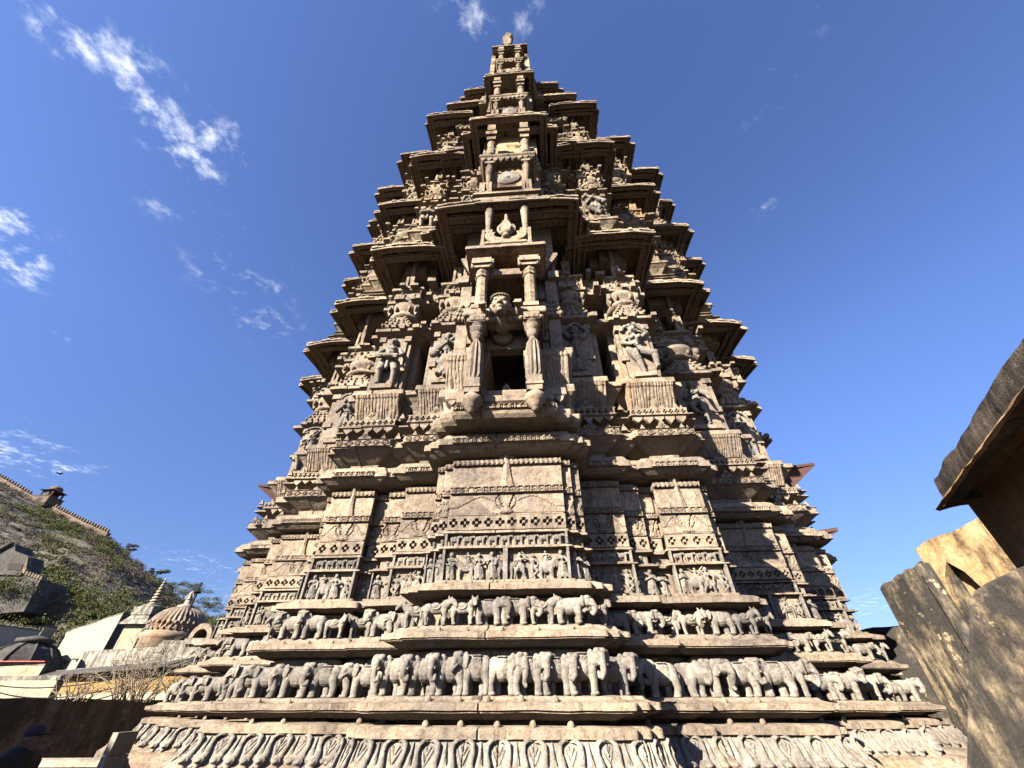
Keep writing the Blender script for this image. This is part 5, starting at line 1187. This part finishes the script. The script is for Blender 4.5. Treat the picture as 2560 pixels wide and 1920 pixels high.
hm.add(V, F, 0, True); tag(hm.build('hill', M['hill']), kind='structure')
def clump(mb, c, r, n, rnd, flat=.65, ls=.2):
    for k in range(n):
        d = Vector((rnd.gauss(0, 1), rnd.gauss(0, 1), rnd.gauss(0, 1))).normalized()*r*(rnd.random()**.45); d.z = abs(d.z)*flat*1.3-.1*r
        p = c+d; s = ls*rnd.uniform(.6, 1.5); e1 = Vector((rnd.gauss(0, 1), rnd.gauss(0, 1), rnd.gauss(0, .6))).normalized()*s; e2 = e1.cross(Vector((rnd.gauss(0, 1), rnd.gauss(0, 1), rnd.gauss(0, 1)))).normalized()*s*.55
        mb.add([tuple(p-e1), tuple(p+e2), tuple(p+e1), tuple(p-e2)], [(0, 1, 2, 3)])
rnd = random.Random(5); sg, sd_ = MB(), MB()
for k in range(1500):
    x = rnd.uniform(-60, 500); t = rnd.random()**.8; c = hill_pt(x, t); g_ = noise.noise(Vector((x*.012, t*3.2, 7)))+(.55-t)*.9+rnd.uniform(-.35, .35)
    r = rnd.uniform(.9, 2.1)*(1.1 if g_ > 0 else .9)
    for q in range(3):
        cc = c+Vector((rnd.uniform(-1, 1)*r*.8, rnd.uniform(-1, 1)*r*.8, rnd.uniform(0, .4)*r))
        clump(sg if g_ > 0 else sd_, cc, r*rnd.uniform(.5, .85), 64, rnd, .65, .13 if g_ > 0 else .11)
tag(sg.build('green_scrub', M['leaf']), kind='stuff'); tag(sd_.build('dry_scrub', M['leaf_dry']), kind='stuff')
def tree(base, H, r, label, seed, m='leaf', n=3600, ls=.1):
    rnd = random.Random(seed); t = empty('acacia_tree', base); tag(t, label, 'tree', 'acacia trees on the hillside')
    mb = MB(); tips = []
    for k in range(4):
        a = rnd.uniform(0, 2*PI); p = Vector((0, 0, -.5)); pts = [p]
        for j in range(4): p = p+Vector((math.cos(a)*r*.2*(j+.3)*.5, math.sin(a)*r*.2*(j+.3)*.5, H*.24)); pts.append(p)
        mb.tube(pts, [.16, .13, .1, .07, .03], 6); tips.append(p)
    mb.build('trunk', M['bark'], t); mb = MB()
    for k in range(11):
        tp = rnd.choice(tips)*.75+Vector((rnd.uniform(-1, 1)*r*.8, rnd.uniform(-1, 1)*r*.8, rnd.uniform(-.15, .35)*H)); clump(mb, tp, r*rnd.uniform(.3, .5), n//11, rnd, .5, ls)
    mb.build('crown', M[m], t)
trees = [(395, .93, 5, 4.2, 'leaf', 'spreading green acacia on the hill edge left of the ribbed dome spire'), (432, .9, 4.5, 3.6, 'leaf', 'green acacia behind the spire of the ribbed dome'), (452, .7, 3.6, 3.4, 'leaf', 'low green acacia between the dome and the temple'),
         (372, 1.0, 3.6, 3.2, 'leaf', 'feathery acacia leaning over the skyline halfway down the ridge'), (275, 1.0, 3.4, 1.9, 'leaf_dry', 'bare grey tree just past the end of the fort wall'), (330, .99, 3.2, 2.2, 'leaf', 'dark acacia on the steep skyline below the fort wall'),
         (30, .16, 4.5, 4.6, 'leaf', 'broad yellow green acacia under the ruin at the left edge'), (75, .17, 4.2, 4.4, 'leaf', 'bushy acacia above the beige house'), (250, .22, 4.5, 4.6, 'leaf', 'broad green acacia behind the white block house'), (205, .18, 3.6, 3.6, 'leaf', 'smaller acacia left of the white block behind its roof edge')]
for i, (x, t, H, r, mm, lab) in enumerate(trees): tree(hill_pt(x, t), H, r, lab, 50+i, mm)
# fort wall with rounded merlons along the ridge
fw = empty('fort_wall', hill_pt(120, 1)); tag(fw, 'crenellated stone fort wall running down the hill crest', 'fort wall'); o0 = Vector(fw.location)
mb = MB(); mm = MB(); prev = None
for i in range(52):
    x = -60+i*5.6; p = hill_pt(x, .985)+Vector((0, 0, .6))-o0
    if prev is not None:
        a, b = prev, p; mb.extr([a+Vector((0, 0, -3)), b+Vector((0, 0, -3)), b+Vector((0, 0, .9)), a+Vector((0, 0, .9))], (.5, 1.0, 0)); 
        if x > 105 or x < 60:
            c = (a+b)/2+Vector((.1, .3, 0)); mm.lathe(c.x, c.y, c.z+.8, [(.36, 0), (.40, .5), (.36, .85), (.22, 1.1), (.04, 1.2)], 8)
    prev = p
mb.wear(.08, .5, .04, 2); mb.build('wall', M['fort'], fw); mm.build('merlon', M['fort'], fw)
# watch tower
wb = hill_pt(93, .99); wt = empty('watch_tower', wb); tag(wt, 'stone watch tower with a domed kiosk on the hill crest', 'tower')
mb = MB(); k = 150/ray(93, 1080)[1]/FPX*1.15733; w = 24*k; wt.scale = (.6, .6, .62)
mb.box(-w, w, -w, w, -4, 4.6); mb.box(-w*1.08, w*1.08, -w*1.08, w*1.08, 4.6, 5.0); mb.wear(.06, .6, .03, 2); b_ = mb.build('base', M['fort'], wt)
mb = MB(); mb.box(-w*.35, w*.35, -w-.05, -w+.2, 1.6, 3.6); mb.build('opening', M['hole'], b_)
mb = MB(); s = w*.72
for sx in (-1, 1):
    for sy in (-1, 1): mb.box(sx*s-.35, sx*s+.35, sy*s-.35, sy*s+.35, 5.0, 8.6)
mb.box(-s, s, -s, s, 7.7, 8.6); mb.box(-s*.3, s*.3, -s, s, 5, 8); mb.build('kiosk', M['red'], wt)
mb = MB(); e = s*1.45
V = [(-e, -e, 8.5), (e, -e, 8.5), (e, e, 8.5), (-e, e, 8.5), (-s*.8, -s*.8, 9.4), (s*.8, -s*.8, 9.4), (s*.8, s*.8, 9.4), (-s*.8, s*.8, 9.4)]
mb.add(V, [(0, 3, 2, 1), (4, 5, 6, 7), (0, 1, 5, 4), (1, 2, 6, 5), (2, 3, 7, 6), (3, 0, 4, 7)]); mb.lathe(0, 0, 9.4, dome_prof(s*.95, 2.6, 10, .12), 16); mb.tube([(0, 0, 11.9), (0, 0, 13.4)], [.2, .04], 6); mb.build('dome', M['fort'], wt)
# ruin at the left edge and rubble wall below it
rb = at(20, 1300, 64); ru = empty('ruin', rb); tag(ru, 'dark ruined fort building with a gable and broken merlons at the left edge', 'ruin')
def ppoly(pts, Y): return [at(x, y, Y)-rb for x, y in pts]
mb = MB(); mb.extr(ppoly([(-60, 1240), (47, 1240), (88, 1251), (52, 1320), (-60, 1330)], 64)[::-1], (0, 5, 0)); mb.extr(ppoly([(-60, 1232), (48, 1237), (46, 1243), (-60, 1240)], 63.7)[::-1], (0, 5, 0)); mb.wear(.12, .5, .05, 1.6); mb.build('wall', M['grey_roof'], ru)
mb = MB(); mb.extr(ppoly([(-60, 1213), (0, 1190), (25, 1174), (33, 1176), (34, 1190), (58, 1200), (47, 1238), (-60, 1234)], 66)[::-1], (0, 3, 0)); mb.tube([Vector(p) for p in ppoly([(-60, 1211), (0, 1188), (27, 1173)], 65.8)], .35, 6); mb.wear(.12, .5, .05, 1.6); mb.build('gable', M['grey_roof'], ru)
mb = MB(); mb.extr(ppoly([(20, 1214), (50, 1219), (45, 1233), (15, 1229)], 65.9)[::-1], (0, .3, 0)); mb.build('opening', M['hole'], ru)
for k in range(7):
    x, y = 48+k*6.2, 1238+k*2.1; mb = MB(); mb.extr(ppoly([(x-2, y+2), (x+3.2, y+2), (x+6.5, y-5), (x+5.5, y-7), (x+2, y-5)], 63.8)[::-1], (0, .8, 0)); mb.wear(.05, 1, .03, 3); mb.build('merlon', M['fort'], ru)
mb = MB(); mb.extr(ppoly([(46, 1238), (55, 1236), (61, 1203), (58, 1200)], 64.5)[::-1], (0, .8, 0)); mb.build('merlon', M['fort'], ru)
a, b = at(86, 1268, 66), at(195, 1320, 69); rwl = MB(); V = []
for i in range(41):
    p = a+(b-a)*i/40-a; zb_ = -5; j = random.uniform(-.25, .25); V += [(p.x, p.y, p.z-6), (p.x, p.y, p.z+j), (p.x+.2, p.y+1.2, p.z+j), (p.x+.2, p.y+1.2, p.z-6)]
rwl.add(V, [(i*4+j, (i+1)*4+j, (i+1)*4+j+1, i*4+j+1) for i in range(40) for j in range(3)]); rwl.wear(.25, .8, .15, 2.2); o = rwl.build('rubble_wall', M['grey_roof']); o.location = a
tag(o, 'dark rubble retaining wall sloping down from the ruin', 'wall')

# ------------------------------------------------------------------ birds
def pigeon(loc_, s, rz, label):
    t = empty('pigeon', loc_, rz); tag(t, label, 'bird'); m = MB()
    prim_ell(m, (0, 0, .12), (.15, .075, .08), Euler((0, R(-18), 0))); chain(m, [(.09, 0, .15), (.13, 0, .23)], [.055, .038]); prim_ell(m, (.14, 0, .255), (.042, .034, .036)); chain(m, [(.175, 0, .25), (.205, 0, .242)], [.014, .005]); chain(m, [(-.12, 0, .09), (-.27, 0, .05)], [.05, .03])
    for sg_ in (-1, 1): chain(m, [(.0, sg_*.03, .06), (.0, sg_*.03, .005)], [.01, .008]); prim_ell(m, (.015, sg_*.03, .004), (.028, .018, .006))
    o = link('body', fuse('pigeon_body', m, .009, 1), M['pigeon'], t); m = MB()
    for sg_ in (-1, 1): prim_ell(m, (-.05, sg_*.07, .125), (.15, .016, .05), Euler((0, R(-14), 0)))
    link('wing', fuse('pigeon_wing', m, .008, 1), M['pigeon_dark'], t); t.scale = (s, s, s); return t
pb = at(1632, 1000, 8.35); pigeon(pb, 1.7, R(10), 'grey pigeon perched on a carved ledge at the right side of the temple')
bd = at(146, 1184/1.1573+1.5, 60); bm = MB(); 
bm.add([(0, 0, 0), (.5, .1, .35), (1.0, .1, .15), (.45, .3, .1), (0, .4, 0), (-.45, .3, .1), (-1.0, .1, .2), (-.5, .1, .4), (0, .2, .12)], [(0, 1, 8), (1, 2, 3), (1, 3, 8), (3, 4, 8), (4, 5, 8), (5, 6, 7), (5, 7, 8), (7, 0, 8)])
bm.sphere((0, .2, .03), (.12, .4, .1), 8); o = bm.build('bird', M['iron']); o.location = at(146*.865, 1184*.8641, 60); o.scale = (.8, .8, .8); tag(o, 'small dark bird flying above the watch tower', 'bird')

# ------------------------------------------------------------------ sky, sun, camera
AZ, EL = R(42), R(27)
ts = Vector((-math.sin(AZ)*math.cos(EL), -math.cos(AZ)*math.cos(EL), math.sin(EL)))
w = bpy.data.worlds.new('World'); sc.world = w; w.use_nodes = True; nt = w.node_tree
bg = nt.nodes['Background']; bg.inputs[1].default_value = .05
sky = nd(nt, 'ShaderNodeTexSky', sky_type='NISHITA', sun_disc=False, sun_elevation=EL, sun_rotation=math.atan2(ts.x, ts.y), altitude=400, air_density=1.0, dust_density=.5, ozone_density=2.5)
tc = nd(nt, 'ShaderNodeTexCoord'); sp = nd(nt, 'ShaderNodeSeparateXYZ'); nt.links.new(tc.outputs['Generated'], sp.inputs[0])
def mth(op, a, b=None, c=None):
    n = nd(nt, 'ShaderNodeMath', operation=op)
    for i, v in enumerate((a, b, c)):
        if v is None: continue
        if isinstance(v, (int, float)): n.inputs[i].default_value = v
        else: nt.links.new(v, n.inputs[i])
    return n.outputs[0]
zc = mth('MAXIMUM', sp.outputs[2], .06)
cx = nd(nt, 'ShaderNodeCombineXYZ'); nt.links.new(mth('DIVIDE', sp.outputs[0], zc), cx.inputs[0]); nt.links.new(mth('DIVIDE', sp.outputs[1], zc), cx.inputs[1])
def plane_pt(x, y): a, b, c = ray(x, y); return (a/c, b/c, 0)
CL = [(120, 60, 55, 1.0), (170, 105, 60, 1.0), (260, 130, 55, 1.0), (310, 180, 70, 1.0), (340, 230, 75, 1.0), (390, 300, 70, 1.0), (480, 305, 55, 1.0), (430, 340, 50, .9), (20, 480, 70, .75), (40, 560, 70, .72), (400, 460, 55, .55), (520, 590, 70, .42), (585, 705, 45, .5),
      (1010, 48, 50, .8), (1140, 45, 30, .6), (1735, 40, 30, .4), (1660, 190, 34, .34), (1650, 445, 16, .48), (60, 990, 50, .6), (20, 940, 40, .45), (1850, 1310, 30, .5), (430, 1220, 26, .45), (130, 720, 24, .4), (500, 1290, 30, .4)]
mask = None
for x, y, r, s in CL:
    c0 = plane_pt(x, y); c1 = plane_pt(x+r*.7, y+r*.7); rad = max(.02, math.dist(c0, c1)*1.95)
    ds = nd(nt, 'ShaderNodeVectorMath', operation='DISTANCE'); nt.links.new(cx.outputs[0], ds.inputs[0]); ds.inputs[1].default_value = c0
    mr = nd(nt, 'ShaderNodeMapRange', interpolation_type='SMOOTHSTEP'); nt.links.new(ds.outputs['Value'], mr.inputs[0]); mr.inputs[1].default_value = 0; mr.inputs[2].default_value = rad*1.35; mr.inputs[3].default_value = s; mr.inputs[4].default_value = 0
    mask = mr.outputs[0] if mask is None else mth('MAXIMUM', mask, mr.outputs[0])
def wn(s, d, dist=0.0):
    n = nd(nt, 'ShaderNodeTexNoise'); n.inputs['Scale'].default_value = s; n.inputs['Detail'].default_value = d; n.inputs['Roughness'].default_value = .62; n.inputs['Distortion'].default_value = dist
    nt.links.new(cx.outputs[0], n.inputs['Vector']); return n.outputs[0]
dn = mth('ADD', mth('MULTIPLY', mask, .56), mth('ADD', mth('MULTIPLY', mth('SUBTRACT', wn(9, 12, .25), .5), 2.6), mth('MULTIPLY', mth('SUBTRACT', wn(28, 10, .2), .5), 1.3)))
cm = nd(nt, 'ShaderNodeMapRange', interpolation_type='SMOOTHSTEP'); nt.links.new(dn, cm.inputs[0]); cm.inputs[1].default_value = .2; cm.inputs[2].default_value = 1.25
cov = mth('MULTIPLY', cm.outputs[0], mth('MINIMUM', mth('MULTIPLY', mask, 1.6), 1.0))
zr = nd(nt, 'ShaderNodeMapRange'); nt.links.new(sp.outputs[2], zr.inputs[0]); zr.inputs[1].default_value = 0; zr.inputs[2].default_value = .55; zr.inputs[3].default_value = .5; zr.inputs[4].default_value = 1
skyc = mixc(nt, 1.0, mixc(nt, 1.0, sky.outputs[0], (.95, 1.03, 1.42), 'MULTIPLY'), zr.outputs[0], 'MULTIPLY')
col = mixc(nt, cov, skyc, (7.8, 8.1, 8.6))
nt.links.new(col, bg.inputs[0])

sl = bpy.data.lights.new('sun', 'SUN'); sl.energy = 5.0; sl.angle = R(.5); sl.color = (1, .95, .87)
so = bpy.data.objects.new('sun', sl); COL.objects.link(so); so.rotation_euler = (-ts).to_track_quat('-Z', 'Y').to_euler()
cd = bpy.data.cameras.new('camera'); cam = bpy.data.objects.new('camera', cd); COL.objects.link(cam)
cam.location = (0, 0, EYE); cam.rotation_euler = (R(90)+PITCH, 0, 0); cd.sensor_width = 36; cd.lens = 36*FPX/2560; cd.clip_start = .05; cd.clip_end = 3000
sc.camera = cam
sc.cycles.diffuse_bounces = 1; sc.cycles.max_bounces = 4; sc.cycles.sample_clamp_indirect = .009
vs = sc.view_settings; vs.view_transform = 'Standard'; vs.look = 'None'; vs.exposure = 1.9; vs.gamma = 1; vs.use_curve_mapping = False
